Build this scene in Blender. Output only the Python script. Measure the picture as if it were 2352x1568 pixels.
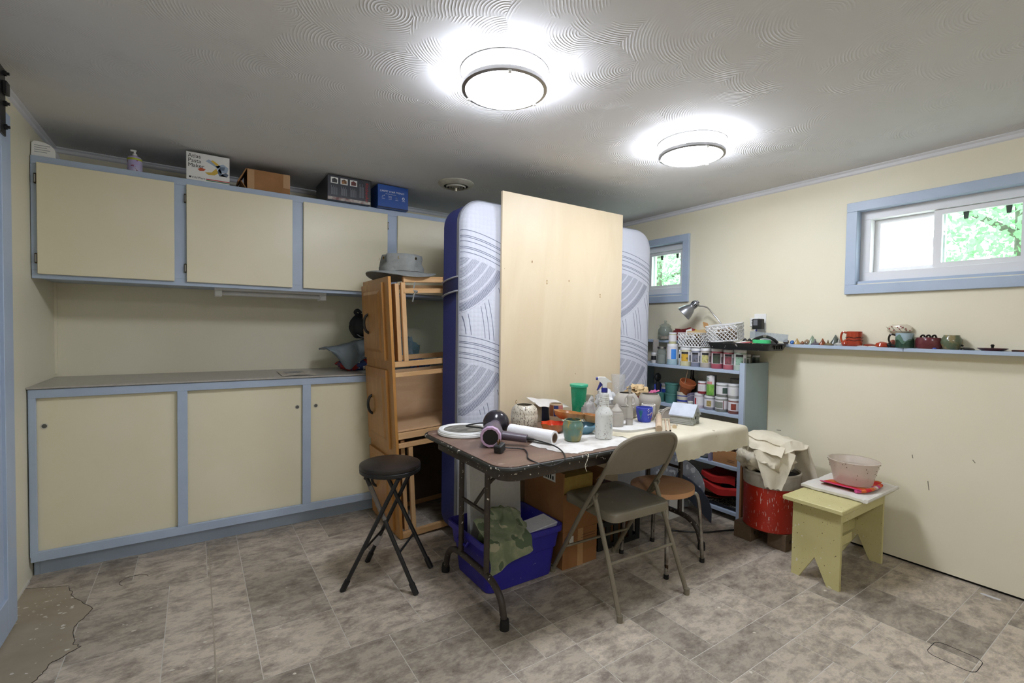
import bpy, bmesh, math, random
from mathutils import Vector, Matrix, noise as mnoise
for o in list(bpy.data.objects): bpy.data.objects.remove(o, do_unlink=True)
random.seed(7)
PI = math.pi
sc = bpy.context.scene
COL = sc.collection

# ------------------------------------------------------------------ camera
YAW, PITCH, ROLL = math.radians(33.7317), math.radians(-1.58513), math.radians(0.80011)
fw = Vector((math.sin(YAW)*math.cos(PITCH), math.cos(YAW)*math.cos(PITCH), math.sin(PITCH)))
r0 = Vector((math.cos(YAW), -math.sin(YAW), 0)); u0 = r0.cross(fw)
rr = r0*math.cos(ROLL)+u0*math.sin(ROLL); uu = u0*math.cos(ROLL)-r0*math.sin(ROLL)
cam = bpy.data.cameras.new('camera'); camo = bpy.data.objects.new('camera', cam); COL.objects.link(camo)
cam.sensor_width = 36; cam.lens = 1088.18/2352*36; cam.clip_start = 0.02; cam.clip_end = 200
m = Matrix.Identity(4)
for i in range(3):
    m[i][0] = rr[i]; m[i][1] = uu[i]; m[i][2] = -fw[i]
m[0][3], m[1][3], m[2][3] = 0, 0, 1.30
camo.matrix_world = m
sc.camera = camo

# ------------------------------------------------------------------ world, light, exposure
w = bpy.data.worlds.new('world'); sc.world = w; w.use_nodes = True
bg = w.node_tree.nodes['Background']
bg.inputs[0].default_value = (0.86, 0.94, 1.0, 1); bg.inputs[1].default_value = 3.6
LAMP_STRENGTH = 25.0
vs = sc.view_settings
vs.view_transform = 'Standard'; vs.look = 'None'; vs.gamma = 1; vs.use_curve_mapping = False
vs.exposure = 1.32

# ------------------------------------------------------------------ materials
def lin(h):
    h = h.lstrip('#'); out = []
    for i in (0, 2, 4):
        c = int(h[i:i+2], 16)/255
        out.append(c/12.92 if c <= 0.04045 else ((c+0.055)/1.055)**2.4)
    return (*out, 1)
MATS = {}
class NT:
    def __init__(s, name):
        s.m = bpy.data.materials.new(name); s.m.use_nodes = True
        s.t = s.m.node_tree; s.b = s.t.nodes['Principled BSDF']; s.out = s.t.nodes['Material Output']
    def n(s, t, **kw):
        x = s.t.nodes.new(t)
        for k, v in kw.items():
            if k.startswith('i_'): x.inputs[k[2:].replace('_', ' ')].default_value = v
            else: setattr(x, k, v)
        return x
    def l(s, a, b): s.t.links.new(a, b)
    def coord(s, kind='Object', scale=(1, 1, 1)):
        tc = s.n('ShaderNodeTexCoord'); mp = s.n('ShaderNodeMapping'); mp.inputs['Scale'].default_value = scale
        if kind == 'World':
            g = s.n('ShaderNodeNewGeometry'); s.l(g.outputs['Position'], mp.inputs[0])
        else: s.l(tc.outputs[kind], mp.inputs[0])
        return mp.outputs[0]
    def noise(s, co, scale, detail=4, rough=.55, dist=0):
        x = s.n('ShaderNodeTexNoise'); s.l(co, x.inputs['Vector'])
        x.inputs['Scale'].default_value = scale; x.inputs['Detail'].default_value = detail
        x.inputs['Roughness'].default_value = rough; x.inputs['Distortion'].default_value = dist
        return x.outputs['Fac']
    def ramp(s, f, stops, interp='LINEAR'):
        r = s.n('ShaderNodeValToRGB'); r.color_ramp.interpolation = interp; s.l(f, r.inputs[0])
        e = r.color_ramp.elements
        while len(e) < len(stops): e.new(.5)
        for i, (p, c) in enumerate(stops):
            e[i].position = p; e[i].color = lin(c) if isinstance(c, str) else c
        return r.outputs[0]
    def mix(s, f, a, b):
        x = s.n('ShaderNodeMix', data_type='RGBA')
        for sock, v in ((x.inputs['Factor'], f), (x.inputs['A'], a), (x.inputs['B'], b)):
            pass
        fs = x.inputs[0]; A = x.inputs[6]; B = x.inputs[7]
        for sock, v in ((fs, f), (A, a), (B, b)):
            if hasattr(v, 'is_output'): s.l(v, sock)
            else: sock.default_value = lin(v) if isinstance(v, str) else v
        return x.outputs[2]
    def math(s, op, a, b=None, c=None, clamp=False):
        x = s.n('ShaderNodeMath', operation=op); x.use_clamp = clamp
        for i, v in enumerate((a, b, c)):
            if v is None: continue
            if hasattr(v, 'is_output'): s.l(v, x.inputs[i])
            else: x.inputs[i].default_value = v
        return x.outputs[0]
    def bump(s, h, strength=.3, dist=.002):
        b = s.n('ShaderNodeBump'); b.inputs['Strength'].default_value = strength; b.inputs['Distance'].default_value = dist
        s.l(h, b.inputs['Height']); s.l(b.outputs[0], s.b.inputs['Normal'])
    def set(s, col=None, rough=None, metal=None, **kw):
        if col is not None:
            if hasattr(col, 'is_output'): s.l(col, s.b.inputs['Base Color'])
            else: s.b.inputs['Base Color'].default_value = lin(col)
        if rough is not None:
            if hasattr(rough, 'is_output'): s.l(rough, s.b.inputs['Roughness'])
            else: s.b.inputs['Roughness'].default_value = rough
        if metal is not None: s.b.inputs['Metallic'].default_value = metal
        for k, v in kw.items(): s.b.inputs[k.replace('_', ' ')].default_value = v

def M(name, c1, c2=None, scale=8, rough=.5, metal=0, bump=0, bscale=80, spots=None, stretch=(1, 1, 1),
      coord='Object', lo=.35, hi=.65, trans=0, alpha=1, coat=0, sss=0, dist=0, bdist=.002, spec=None):
    """general painted / cloth / plastic surface; spots = (colour, amount 0..1, scale)"""
    if name in MATS: return MATS[name]
    s = NT(name); co = s.coord(coord, stretch)
    col = c1
    if c2: col = s.ramp(s.noise(co, scale, dist=dist), [(lo, c1), (hi, c2)])
    if spots:
        for k, (scol, amt, ssc) in enumerate(spots if isinstance(spots, list) else [spots]):
            f = s.noise(co, ssc, 2, .5)
            f = s.math('GREATER_THAN', f, 1-amt)
            col = s.mix(f, col, scol)
    s.set(col, rough, metal)
    if bump: s.bump(s.noise(co, bscale, 5), bump, bdist)
    if trans: s.set(Transmission_Weight=trans)
    if alpha < 1: s.set(Alpha=alpha)
    if coat: s.set(Coat_Weight=coat)
    if spec is not None: s.b.inputs['Specular IOR Level'].default_value = spec
    MATS[name] = s.m; return s.m

def wood(name, c1, c2, stretch=(1, 1, 12), scale=6, rough=.5, knots=None, bump=.05):
    if name in MATS: return MATS[name]
    s = NT(name); co = s.coord('Object', stretch)
    f = s.noise(co, scale, 6, .6, 1.2)
    col = s.ramp(f, [(.3, c1), (.7, c2)])
    if knots:
        co2 = s.coord('Object', (4, 4, 2.2)); v = s.n('ShaderNodeTexVoronoi'); s.l(co2, v.inputs['Vector']); v.inputs['Scale'].default_value = 1.0
        k = s.ramp(v.outputs['Distance'], [(0.0, (1, 1, 1, 1)), (.05, (0, 0, 0, 1))])
        col = s.mix(k, col, knots)
    s.set(col, rough); s.bump(f, bump, .001)
    MATS[name] = s.m; return s.m

def emis(name, col, strength):
    if name in MATS: return MATS[name]
    s = NT(name); s.set(col, .4); s.b.inputs['Emission Color'].default_value = lin(col); s.b.inputs['Emission Strength'].default_value = strength
    MATS[name] = s.m; return s.m

def pane_mat(name, tint, gloss=.06, veil=None):
    """thin window glass: clear with a faint mirror"""
    s = NT(name); t = s.n('ShaderNodeBsdfTransparent'); t.inputs[0].default_value = lin(tint)
    g = s.n('ShaderNodeBsdfGlossy'); g.inputs['Roughness'].default_value = .02
    mx = s.n('ShaderNodeMixShader'); mx.inputs[0].default_value = gloss
    s.l(t.outputs[0], mx.inputs[1]); s.l(g.outputs[0], mx.inputs[2]); last = mx.outputs[0]
    if veil:
        d = s.n('ShaderNodeBsdfTranslucent'); d.inputs[0].default_value = lin('ffffff')
        m2 = s.n('ShaderNodeMixShader'); m2.inputs[0].default_value = veil
        s.l(last, m2.inputs[1]); s.l(d.outputs[0], m2.inputs[2]); last = m2.outputs[0]
    s.l(last, s.out.inputs[0]); MATS[name] = s.m; return s.m

def clear_mat(name, tint, rough=.15, mixf=.45, col='dddddd'):
    """translucent plastic: part see-through, part milky"""
    if name in MATS: return MATS[name]
    s = NT(name); s.set(col, rough); t = s.n('ShaderNodeBsdfTransparent'); t.inputs[0].default_value = lin(tint)
    mx = s.n('ShaderNodeMixShader'); mx.inputs[0].default_value = mixf
    s.l(t.outputs[0], mx.inputs[1]); s.l(s.b.outputs[0], mx.inputs[2]); s.l(mx.outputs[0], s.out.inputs[0])
    MATS[name] = s.m; return s.m

# ------------------------------------------------------------------ mesh building
class MB:
    def __init__(s): s.bm = bmesh.new()
    def add(s, vs, fs):
        v = [s.bm.verts.new(p) for p in vs]
        for f in fs:
            try: s.bm.faces.new([v[i] for i in f])
            except ValueError: pass
        return v
    def box(s, a, b, bev=0, seg=1, M4=None):
        (x0, y0, z0), (x1, y1, z1) = a, b
        vs = [(x0,y0,z0),(x1,y0,z0),(x1,y1,z0),(x0,y1,z0),(x0,y0,z1),(x1,y0,z1),(x1,y1,z1),(x0,y1,z1)]
        fs = [(3,2,1,0),(4,5,6,7),(0,1,5,4),(1,2,6,5),(2,3,7,6),(3,0,4,7)]
        if M4 is not None: vs = [M4 @ Vector(p) for p in vs]
        v = s.add(vs, fs)
        if bev:
            es = {e for q in v for e in q.link_edges}
            bmesh.ops.bevel(s.bm, geom=list(es), offset=bev, segments=seg, affect='EDGES', profile=.5)
        return s
    def lathe(s, prof, c=(0, 0, 0), seg=24, M4=None, sx=1, sy=1, wob=None):
        """prof: [(r,z)...] bottom to top; r==0 closes"""
        rings = []; c = Vector(c)
        for k, (r, z) in enumerate(prof):
            if r <= 1e-6:
                p = c+Vector((0, 0, z)); p = M4 @ p if M4 is not None else p
                rings.append([s.bm.verts.new(p)])
            else:
                ring = []
                for i in range(seg):
                    a = 2*PI*i/seg; q = r*(1+(wob(a, z) if wob else 0))
                    p = c+Vector((q*math.cos(a)*sx, q*math.sin(a)*sy, z)); p = M4 @ p if M4 is not None else p
                    ring.append(s.bm.verts.new(p))
                rings.append(ring)
        for A, B in zip(rings, rings[1:]):
            n = max(len(A), len(B))
            for i in range(n):
                j = (i+1) % n
                q = [A[i % len(A)], A[j % len(A)], B[j % len(B)], B[i % len(B)]]
                u = []
                for x in q:
                    if x not in u: u.append(x)
                if len(u) > 2:
                    try: s.bm.faces.new(u)
                    except ValueError: pass
        return s
    def tube(s, pts, r, seg=8, closed=False, caps=True, flat=None):
        pts = [Vector(p) for p in pts]; n = len(pts); rings = []; up = None
        for i, p in enumerate(pts):
            if closed: t = pts[(i+1) % n]-pts[i-1]
            else: t = pts[min(i+1, n-1)]-pts[max(i-1, 0)]
            t.normalize()
            if up is None:
                up = Vector((0, 0, 1)) if abs(t.z) < .9 else Vector((1, 0, 0))
            a = t.cross(up)
            if a.length < 1e-6: a = t.cross(Vector((0, 1, 0)))
            a.normalize(); b = a.cross(t).normalized(); up = b
            rad = r[i] if isinstance(r, (list, tuple)) else r
            fx = flat if flat else 1
            rings.append([s.bm.verts.new(p+a*rad*math.cos(2*PI*k/seg)+b*rad*fx*math.sin(2*PI*k/seg)) for k in range(seg)])
        rng = range(n) if closed else range(n-1)
        for i in rng:
            A, B = rings[i], rings[(i+1) % n]
            for k in range(seg): s.bm.faces.new((A[k], A[(k+1) % seg], B[(k+1) % seg], B[k]))
        if caps and not closed:
            s.bm.faces.new(rings[0][::-1]); s.bm.faces.new(rings[-1])
        return s
    def prism(s, poly, a, b, plane='xy'):
        """poly of 2D points extruded along the third axis from a to b"""
        f = {'xy': lambda p, h: (p[0], p[1], h), 'xz': lambda p, h: (p[0], h, p[1]), 'yz': lambda p, h: (h, p[0], p[1])}[plane]
        n = len(poly)
        vs = [f(p, a) for p in poly]+[f(p, b) for p in poly]
        fs = [tuple(range(n))[::-1], tuple(range(n, 2*n))]+[(i, (i+1) % n, n+(i+1) % n, n+i) for i in range(n)]
        s.add(vs, fs); return s
    def grid(s, fn, nu, nv, wrap=False):
        vs = [fn(i/nu, j/nv) for j in range(nv+1) for i in range(nu+1)]
        fs = [(j*(nu+1)+i, j*(nu+1)+i+1, (j+1)*(nu+1)+i+1, (j+1)*(nu+1)+i) for j in range(nv) for i in range(nu)]
        fs2 = [f for f in fs if all(vs[k] is not None for k in f)]
        used = sorted({k for f in fs2 for k in f}); mp = {k: i for i, k in enumerate(used)}
        s.add([vs[k] for k in used], [tuple(mp[k] for k in f) for f in fs2]); return s
    def ball(s, c, r, seg=12, sc=(1, 1, 1), M4=None):
        prof = [(math.sin(PI*i/(seg//2))*1.0, -math.cos(PI*i/(seg//2))) for i in range(seg//2+1)]
        prof[0] = (0, -1); prof[-1] = (0, 1)
        MM = Matrix.Translation(Vector(c)) @ Matrix.Diagonal((r*sc[0], r*sc[1], r*sc[2], 1))
        if M4 is not None: MM = M4 @ MM
        return s.lathe(prof, seg=seg, M4=MM)
    def xf(s, M4):
        for v in s.bm.verts: v.co = M4 @ v.co
        return s
    def solid(s, t):
        """give a sheet a thickness"""
        bm = s.bm; bmesh.ops.recalc_face_normals(bm, faces=bm.faces[:]); bm.normal_update()
        fs = bm.faces[:]; be = [e for e in bm.edges if len(e.link_faces) == 1]
        nv = {v: bm.verts.new(v.co-v.normal*t) for v in bm.verts[:]}
        quads = [(l.vert, l.link_loop_next.vert) for e in be for l in e.link_loops]
        for f in fs: bm.faces.new([nv[v] for v in f.verts][::-1])
        for a, c in quads: bm.faces.new((c, a, nv[a], nv[c]))
        return s
    def obj(s, name, mat, parent=None, loc=None, ang=35, smooth=True, recalc=True):
        if recalc: bmesh.ops.recalc_face_normals(s.bm, faces=s.bm.faces[:])
        me = bpy.data.meshes.new(name); s.bm.to_mesh(me); s.bm.free()
        if smooth:
            for p in me.polygons: p.use_smooth = True
            me.set_sharp_from_angle(angle=math.radians(ang))
        if mat: me.materials.append(mat)
        o = bpy.data.objects.new(name, me); COL.objects.link(o)
        if parent: o.parent = parent
        if loc: o.location = loc
        return o
def tag(o, label=None, cat=None, group=None, kind=None):
    if label: o['label'] = label
    if cat: o['category'] = cat
    if group: o['group'] = group
    if kind: o['kind'] = kind
    return o
def thing(name, label, cat, loc=(0, 0, 0), rz=0, group=None, kind=None):
    o = bpy.data.objects.new(name, None); COL.objects.link(o); o.empty_display_size = .05
    o.location = loc; o.rotation_euler = (0, 0, rz)
    return tag(o, label, cat, group, kind)
def struct(o): o['kind'] = 'structure'; return o
def arc(cx, cy, r, a0, a1, n): return [(cx+r*math.cos(a0+(a1-a0)*i/n), cy+r*math.sin(a0+(a1-a0)*i/n)) for i in range(n+1)]
def rrect(x0, y0, x1, y1, r, n=6):
    return (arc(x1-r, y0+r, r, -PI/2, 0, n)+arc(x1-r, y1-r, r, 0, PI/2, n)+arc(x0+r, y1-r, r, PI/2, PI, n)+arc(x0+r, y0+r, r, PI, 1.5*PI, n))
def spline(P, n=8, closed=False):
    P = [Vector(p) for p in P]; out = []; N = len(P)
    g = (lambda i: P[i % N]) if closed else (lambda i: P[max(0, min(N-1, i))])
    for i in range(N if closed else N-1):
        a, b, c, d = g(i-1), g(i), g(i+1), g(i+2)
        for k in range(n):
            t = k/n
            out.append(.5*((2*b)+(c-a)*t+(2*a-5*b+4*c-d)*t*t+(3*b-a-3*c+d)*t**3))
    if not closed: out.append(P[-1])
    return out
def nz(x, y, z=0): return mnoise.noise(Vector((x, y, z)))
def text(name, body, size, mat, parent, M4, extr=.0004, align='LEFT', space=1.0):
    cu = bpy.data.curves.new(name, 'FONT'); cu.body = body; cu.size = size; cu.extrude = extr; cu.align_x = align
    cu.space_line = space; cu.resolution_u = 3
    t = bpy.data.objects.new(name, cu); COL.objects.link(t)
    dg = bpy.context.evaluated_depsgraph_get(); me = bpy.data.meshes.new_from_object(t.evaluated_get(dg))
    bpy.data.objects.remove(t, do_unlink=True); bpy.data.curves.remove(cu)
    me.transform(M4); me.materials.clear(); me.materials.append(mat)
    o = bpy.data.objects.new(name, me); COL.objects.link(o); o.parent = parent
    return o
def frame3(o, x, y, z): # matrix from axes
    mm = Matrix.Identity(4)
    for i in range(3): mm[i][0] = x[i]; mm[i][1] = y[i]; mm[i][2] = z[i]; mm[i][3] = o[i]
    return mm
def axis_m(p0, p1):
    """matrix taking local z to the direction p0->p1, origin p0"""
    p0, p1 = Vector(p0), Vector(p1); z = (p1-p0).normalized()
    x = z.cross(Vector((0, 0, 1)))
    if x.length < 1e-4: x = Vector((1, 0, 0))
    x.normalize(); y = z.cross(x)
    return frame3(p0, x, y, z)
def dup(root, loc=None, rz=None, label=None, parent=None):
    c = root.copy(); COL.objects.link(c)
    if parent: c.parent = parent
    if loc is not None: c.location = loc
    if rz is not None: c.rotation_euler = (0, 0, rz)
    if label: c['label'] = label
    for ch in root.children:
        dup(ch, parent=c)
    return c
# ------------------------------------------------------------------ shared surfaces
m_wall = M('cream_paint', 'e9e3cc', 'e6dfc6', scale=2, rough=.55, bump=.03, bscale=220, coord='World')
m_blue = M('blue_paint', 'b1c0d4', 'a9b8cd', scale=5, rough=.42, bump=.05, bscale=40, coord='World')
m_panel = M('cream_door_paint', 'e9e1c4', 'e6ddbe', scale=3, rough=.36, bump=.02, bscale=150, coord='World')
m_white = M('white_gloss', 'e9e9e6', rough=.35)
m_trimw = M('white_trim', 'dcdce0', rough=.5)
m_vinyl = M('vinyl_frame', 'e4e4e6', rough=.4)
m_black = M('black_plastic', '17181a', rough=.45)
m_blkmetal = M('black_metal', '1b1c1e', rough=.4, spec=.5)
m_chrome = M('chrome', 'c9c9c9', rough=.2, metal=1)
m_nickel = M('brushed_nickel', '9c9a98', rough=.38, metal=1)
m_dark = M('dark_void', '0a0908', rough=.9)
XL, XR, YB, YF = -.70, 3.36, 3.87, -1.6
def zc(x): return 2.335-.0086*(x-XL)

# ceiling: hand-combed swirls in the plaster
s = NT('swirl_plaster'); co = s.coord('World')
warp = s.noise(co, 2.2, 2)
vor = s.n('ShaderNodeTexVoronoi'); vor.inputs['Scale'].default_value = 3.3; vor.inputs['Randomness'].default_value = .85; s.l(co, vor.inputs['Vector'])
sub = s.n('ShaderNodeVectorMath', operation='SUBTRACT'); s.l(co, sub.inputs[0]); s.l(vor.outputs['Position'], sub.inputs[1])
vadd = s.n('ShaderNodeVectorMath', operation='ADD'); s.l(sub.outputs[0], vadd.inputs[0]); vadd.inputs[1].default_value = (-.09, .1, 0)
mul = s.n('ShaderNodeVectorMath', operation='MULTIPLY'); s.l(vadd.outputs[0], mul.inputs[0]); mul.inputs[1].default_value = (1, 1, 0)
ln = s.n('ShaderNodeVectorMath', operation='LENGTH'); s.l(mul.outputs[0], ln.inputs[0])
fine = s.noise(co, 26, 3)
rad = s.math('ADD', s.math('MULTIPLY', ln.outputs['Value'], 560), s.math('MULTIPLY', fine, 4))
ring = s.math('POWER', s.math('MULTIPLY_ADD', s.math('SINE', rad), .5, .5), 2)
ring2 = s.math('MULTIPLY', ring, s.ramp(s.noise(co, 5.5, 3), [(.45, (0, 0, 0, 1)), (.72, (1, 1, 1, 1))]))
s.set('dcdcde', .75); s.bump(ring2, .65, .0035); m_ceil = s.m

# floor: printed stone vinyl, every tile shifted by its own random number
s = NT('stone_vinyl'); co = s.coord('World', (1, 1, 1)); oi = s.n('ShaderNodeObjectInfo')
sh = s.n('ShaderNodeVectorMath', operation='ADD'); s.l(co, sh.inputs[0])
cmb = s.n('ShaderNodeCombineXYZ'); k = s.math('MULTIPLY', oi.outputs['Random'], 37)
for i in range(3): s.l(k, cmb.inputs[i])
s.l(cmb.outputs[0], sh.inputs[1])
mp = s.n('ShaderNodeMapping'); mp.inputs['Scale'].default_value = (1, 1.7, 1); s.l(sh.outputs[0], mp.inputs[0])
n1 = s.noise(mp.outputs[0], 9.5, 10, .76, .2); n2 = s.noise(mp.outputs[0], 30, 6, .75)
base = s.ramp(n1, [(.3, '6a6056'), (.42, '8d8276'), (.5, 'a3988a'), (.58, 'bcb09f'), (.72, '9a8d7e')])
base = s.mix(s.ramp(n2, [(.5, (0, 0, 0, 1)), (.75, (.75, .75, .75, 1))]), base, 'c0b39b')
tone = s.n('ShaderNodeHueSaturation'); s.l(base, tone.inputs['Color'])
s.l(s.math('MULTIPLY_ADD', oi.outputs['Random'], .5, .76), tone.inputs['Value'])
wco = s.coord('World')
sp = s.math('GREATER_THAN', s.noise(wco, 55, 2, .5), .735)
big = s.ramp(s.noise(wco, 1.3, 2), [(.45, (0, 0, 0, 1)), (.62, (1, 1, 1, 1))])
colr = s.mix(s.math('MULTIPLY', sp, big), tone.outputs[0], 'c9c2b4')
s.set(colr, s.ramp(n2, [(.3, (.42,)*3+(1,)), (.7, (.6,)*3+(1,))])); s.bump(n2, .12, .0015); m_tile = s.m
m_grout = M('tile_groove', 'd0ccc4', 'c4bfb5', scale=6, rough=.8, coord='World')
m_patch = M('bare_underlay', '9a8d78', 'a89c88', scale=5, rough=.8, coord='World', bump=.1, spots=[('d6d0c4', .3, 30)])

# ------------------------------------------------------------------ room shell
o = MB().box((XL-.1, YF-.1, -.12), (XR+.25, YB+.1, -.0008)).obj('floor', m_grout); struct(o); floor = o
T = .1575; ty0 = .97-3*T*6
random.seed(21); tiles = []; tmesh = {}
def tile_mesh(w, h):
    k = (round(w, 3), round(h, 3))
    if k not in tmesh:
        g = .0016; b = MB(); b.box((g, g, -.0007), (w-g, h-g, 0))
        bmesh.ops.recalc_face_normals(b.bm, faces=b.bm.faces[:]); me = bpy.data.meshes.new('vinyl_tile'); b.bm.to_mesh(me); b.bm.free(); me.materials.append(m_tile)
        tmesh[k] = me
    return tmesh[k]
band = 0; y = ty0
cells = []
while y < YB-.02:
    x = 1.62-3*T*12+(band % 3)*T
    while x < XR+.2:
        k = random.choice('AABBCD')
        if k == 'A': q = [(0, 0, 2, 2), (0, 2, 2, 1)]; wd = 2
        elif k == 'B': q = [(0, 0, 2, 1), (0, 1, 2, 2)]; wd = 2
        elif k == 'C': q = [(0, 0, 1, 1), (0, 1, 1, 2)]; wd = 1
        else: q = [(0, 0, 3, 1), (0, 1, 1, 2), (1, 1, 2, 2)]; wd = 3
        for a, b, c, d in q: cells.append((x+a*T, y+b*T, c*T, d*T))
        x += wd*T
    y += 3*T; band += 1
vis = []
for (x, y, w_, h_) in cells:                       # clip to the room
    x0, y0, x1, y1 = max(x, XL), max(y, YF), min(x+w_, XR+.02), min(y+h_, YB)
    if x1-x0 < .02 or y1-y0 < .02: continue
    cxx, cyy = (x0+x1)/2, (y0+y1)/2
    d = cxx*math.sin(YAW)+cyy*math.cos(YAW); lat = cxx*math.cos(YAW)-cyy*math.sin(YAW)
    inv = d > 1.45 and abs(lat) < d*1.12+.2 and not (cyy > 3.42) and not (cxx > 3.1 and cyy > 1.85) and not (cxx > 1.4 and cyy > 2.5)
    vis.append((0 if inv else 1, d, x0, y0, x1-x0, y1-y0))
vis.sort()
near = [v for v in vis if v[0] == 0][:295]; rest = [v for v in vis if v not in near]
for _, d, x0, y0, w_, h_ in near:
    o = bpy.data.objects.new('vinyl_tile', tile_mesh(w_, h_)); COL.objects.link(o); o.location = (x0, y0, 0); o.parent = floor
b = MB()
for _, d, x0, y0, w_, h_ in rest: b.box((x0+.0016, y0+.0016, -.0007), (x0+w_-.0016, y0+h_-.0016, 0))
o = b.obj('vinyl_tile_field', m_tile, floor, smooth=False); o['kind'] = 'stuff'
# torn-away corner by the door, floor seam, marker outline, pale strip
def jag(P, n, amp):
    out = []
    for i in range(len(P)-1):
        a, c = Vector(P[i]), Vector(P[i+1])
        for k in range(n):
            t = k/n; p = a.lerp(c, t); q = Vector((-(c-a).y, (c-a).x)).normalized()
            out.append(p+q*amp*random.uniform(-1, 1) if k else p)
    out.append(Vector(P[-1])); return out
edge = jag([(-.70, 3.2), (-.525, 3.115), (-.49, 2.99), (-.395, 2.813), (-.437, 2.68), (-.418, 2.542), (-.388, 2.504), (-.462, 2.445), (-.485, 2.353), (-.56, 2.2), (-.70, 2.05)], 7, .006)
MB().prism([tuple(p) for p in edge], -.0006, .0012).obj('bare_patch', m_patch, floor, smooth=False)
MB().tube([(p[0], p[1], .0008) for p in edge[:-8]], .0014, 5).obj('torn_edge', M('torn_edge', '3a3129', rough=.9), floor)
MB().box((.056, 1.2, .0003), (.061, 3.27, .0012)).obj('floor_seam', M('seam', 'a89c8a', rough=.8), floor)
def flr(pts, rad, nm, mt): return MB().tube([(x, y, .0006) for x, y in pts], rad, 5).obj(nm, mt, floor)
m_ink = M('marker_ink', '2a2725', rough=.9)
rc = rrect(2.478, .486, 2.612, .634, .03, 4); flr(rc+[rc[0]], .0011, 'marker_outline', m_ink)
m_scr = M('floor_scratch', 'd3cab8', rough=.9)
for P in ([(2.496, .896), (2.434, .718)], [(2.522, .887), (2.456, .704)], [(2.565, .811), (2.496, .732)]): flr(P, .0012, 'floor_scratch', m_scr)
MB().prism(rrect(3.272, .562, 3.292, .636, .009, 4), 0, .0015).obj('pale_strip', M('pale_strip', 'cfcfd2', rough=.7), floor)
flr([(-.265+.058*math.cos(a/10), 3.02+.05*math.sin(a/10)) for a in range(2, 40)], .001, 'ring_stain', m_ink)
b = MB()                                              # dropped paint flecks
for k in range(230):
    if k < 120: x, y = random.gauss(-.1, .35), random.gauss(2.35, .35)
    elif k < 170: x, y = random.gauss(-.58, .08), random.gauss(3.0, .15)
    else: x, y = random.uniform(1, 3), random.uniform(.4, 2.2)
    if x < XL+.02 or x > XR-.02 or y > 3.2: continue
    r = random.choice((.002, .003, .004, .007)); n = 6; z = .0014 if x < -.38 else .0004
    b.prism([(x+r*(1.6 if random.random() < .4 else 1)*random.uniform(.6, 1.2)*math.cos(2*PI*i/n), y+r*random.uniform(.6, 1.2)*math.sin(2*PI*i/n)) for i in range(n)], z-.0003, z+.0003)
o = b.obj('paint_flecks', M('paint_fleck', 'cfc8ba', rough=.8), floor, smooth=False); o['kind'] = 'stuff'

b = MB(); z0, z1 = zc(XL-.1), zc(XR+.25)
b.add([(XL-.1, YF-.1, z0), (XR+.25, YF-.1, z1), (XR+.25, YB+.1, z1), (XL-.1, YB+.1, z0), (XL-.1, YF-.1, z0+.1), (XR+.25, YF-.1, z1+.1), (XR+.25, YB+.1, z1+.1), (XL-.1, YB+.1, z0+.1)],
      [(3, 2, 1, 0), (4, 5, 6, 7), (0, 1, 5, 4), (1, 2, 6, 5), (2, 3, 7, 6), (3, 0, 4, 7)])
struct(b.obj('ceiling', m_ceil, smooth=False))
struct(MB().box((XL-.1, YF, -.0025), (XL, YB, 2.36)).obj('wall_left', m_wall, smooth=False))
struct(MB().box((XL-.1, YB, -.0025), (XR+.25, YB+.1, 2.36)).obj('wall_back', m_wall, smooth=False))
struct(MB().box((XL-.1, YF-.1, -.0025), (XR+.25, YF, 2.36)).obj('wall_front', m_wall, smooth=False))
WZ0, WZ1 = 1.60, 2.047; W1 = (.48, 1.258); W2 = (2.482, 3.26); WT = XR+.16
b = MB(); g = .014; yy = [YF, W1[0], W1[1], W2[0], W2[1], YB]
zt = 2.33
for i in range(5):
    a, c = yy[i], yy[i+1]
    if i in (1, 3): b.box((XR, a, g), (WT, c, WZ0)); b.box((XR, a, WZ1), (WT, c, zt))
    else: b.box((XR, a, g), (WT, c, zt))
struct(b.obj('wall_right', m_wall, smooth=False))
struct(MB().box((XR+.012, YF, -.002), (WT, YB, g)).obj('wall_gap_shade', m_dark, smooth=False))  # dark strip behind the gap under the wall, standing in for its shade
# narrow cove moulding under the ceiling
def trim(nm, P0, P1, inx, iny):
    b = MB(); v = []
    for P in (P0, P1):
        z = zc(P[0])
        for dx, dz in ((0, 0), (.02, 0), (.02, -.004), (.008, -.012), (.008, -.028), (0, -.034)): v.append((P[0]+inx*dx, P[1]+iny*dx, z+dz))
    n = 6; b.add(v, [tuple(range(n)), tuple(range(2*n-1, n-1, -1))]+[(i, (i+1) % n, n+(i+1) % n, n+i) for i in range(n)])
    return struct(b.obj(nm, m_trimw, smooth=False))
trim('trim_1', (XR, YF), (XR, YB), -1, 0); trim('trim_2', (XL, YB), (XR, YB), 0, -1); trim('trim_3', (XL, YF), (XL, YB), 1, 0)
struct(MB().box((XL, YB-.012, .99), (XL+.012, YB, 2.3)).obj('trim_4', m_wall))     # corner bead above the counter
struct(MB().box((XL, 2.9, 0), (XL+.006, 3.27, .012)).obj('baseboard_left', M('pale_base', 'd8d4c8', rough=.6)))

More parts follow.
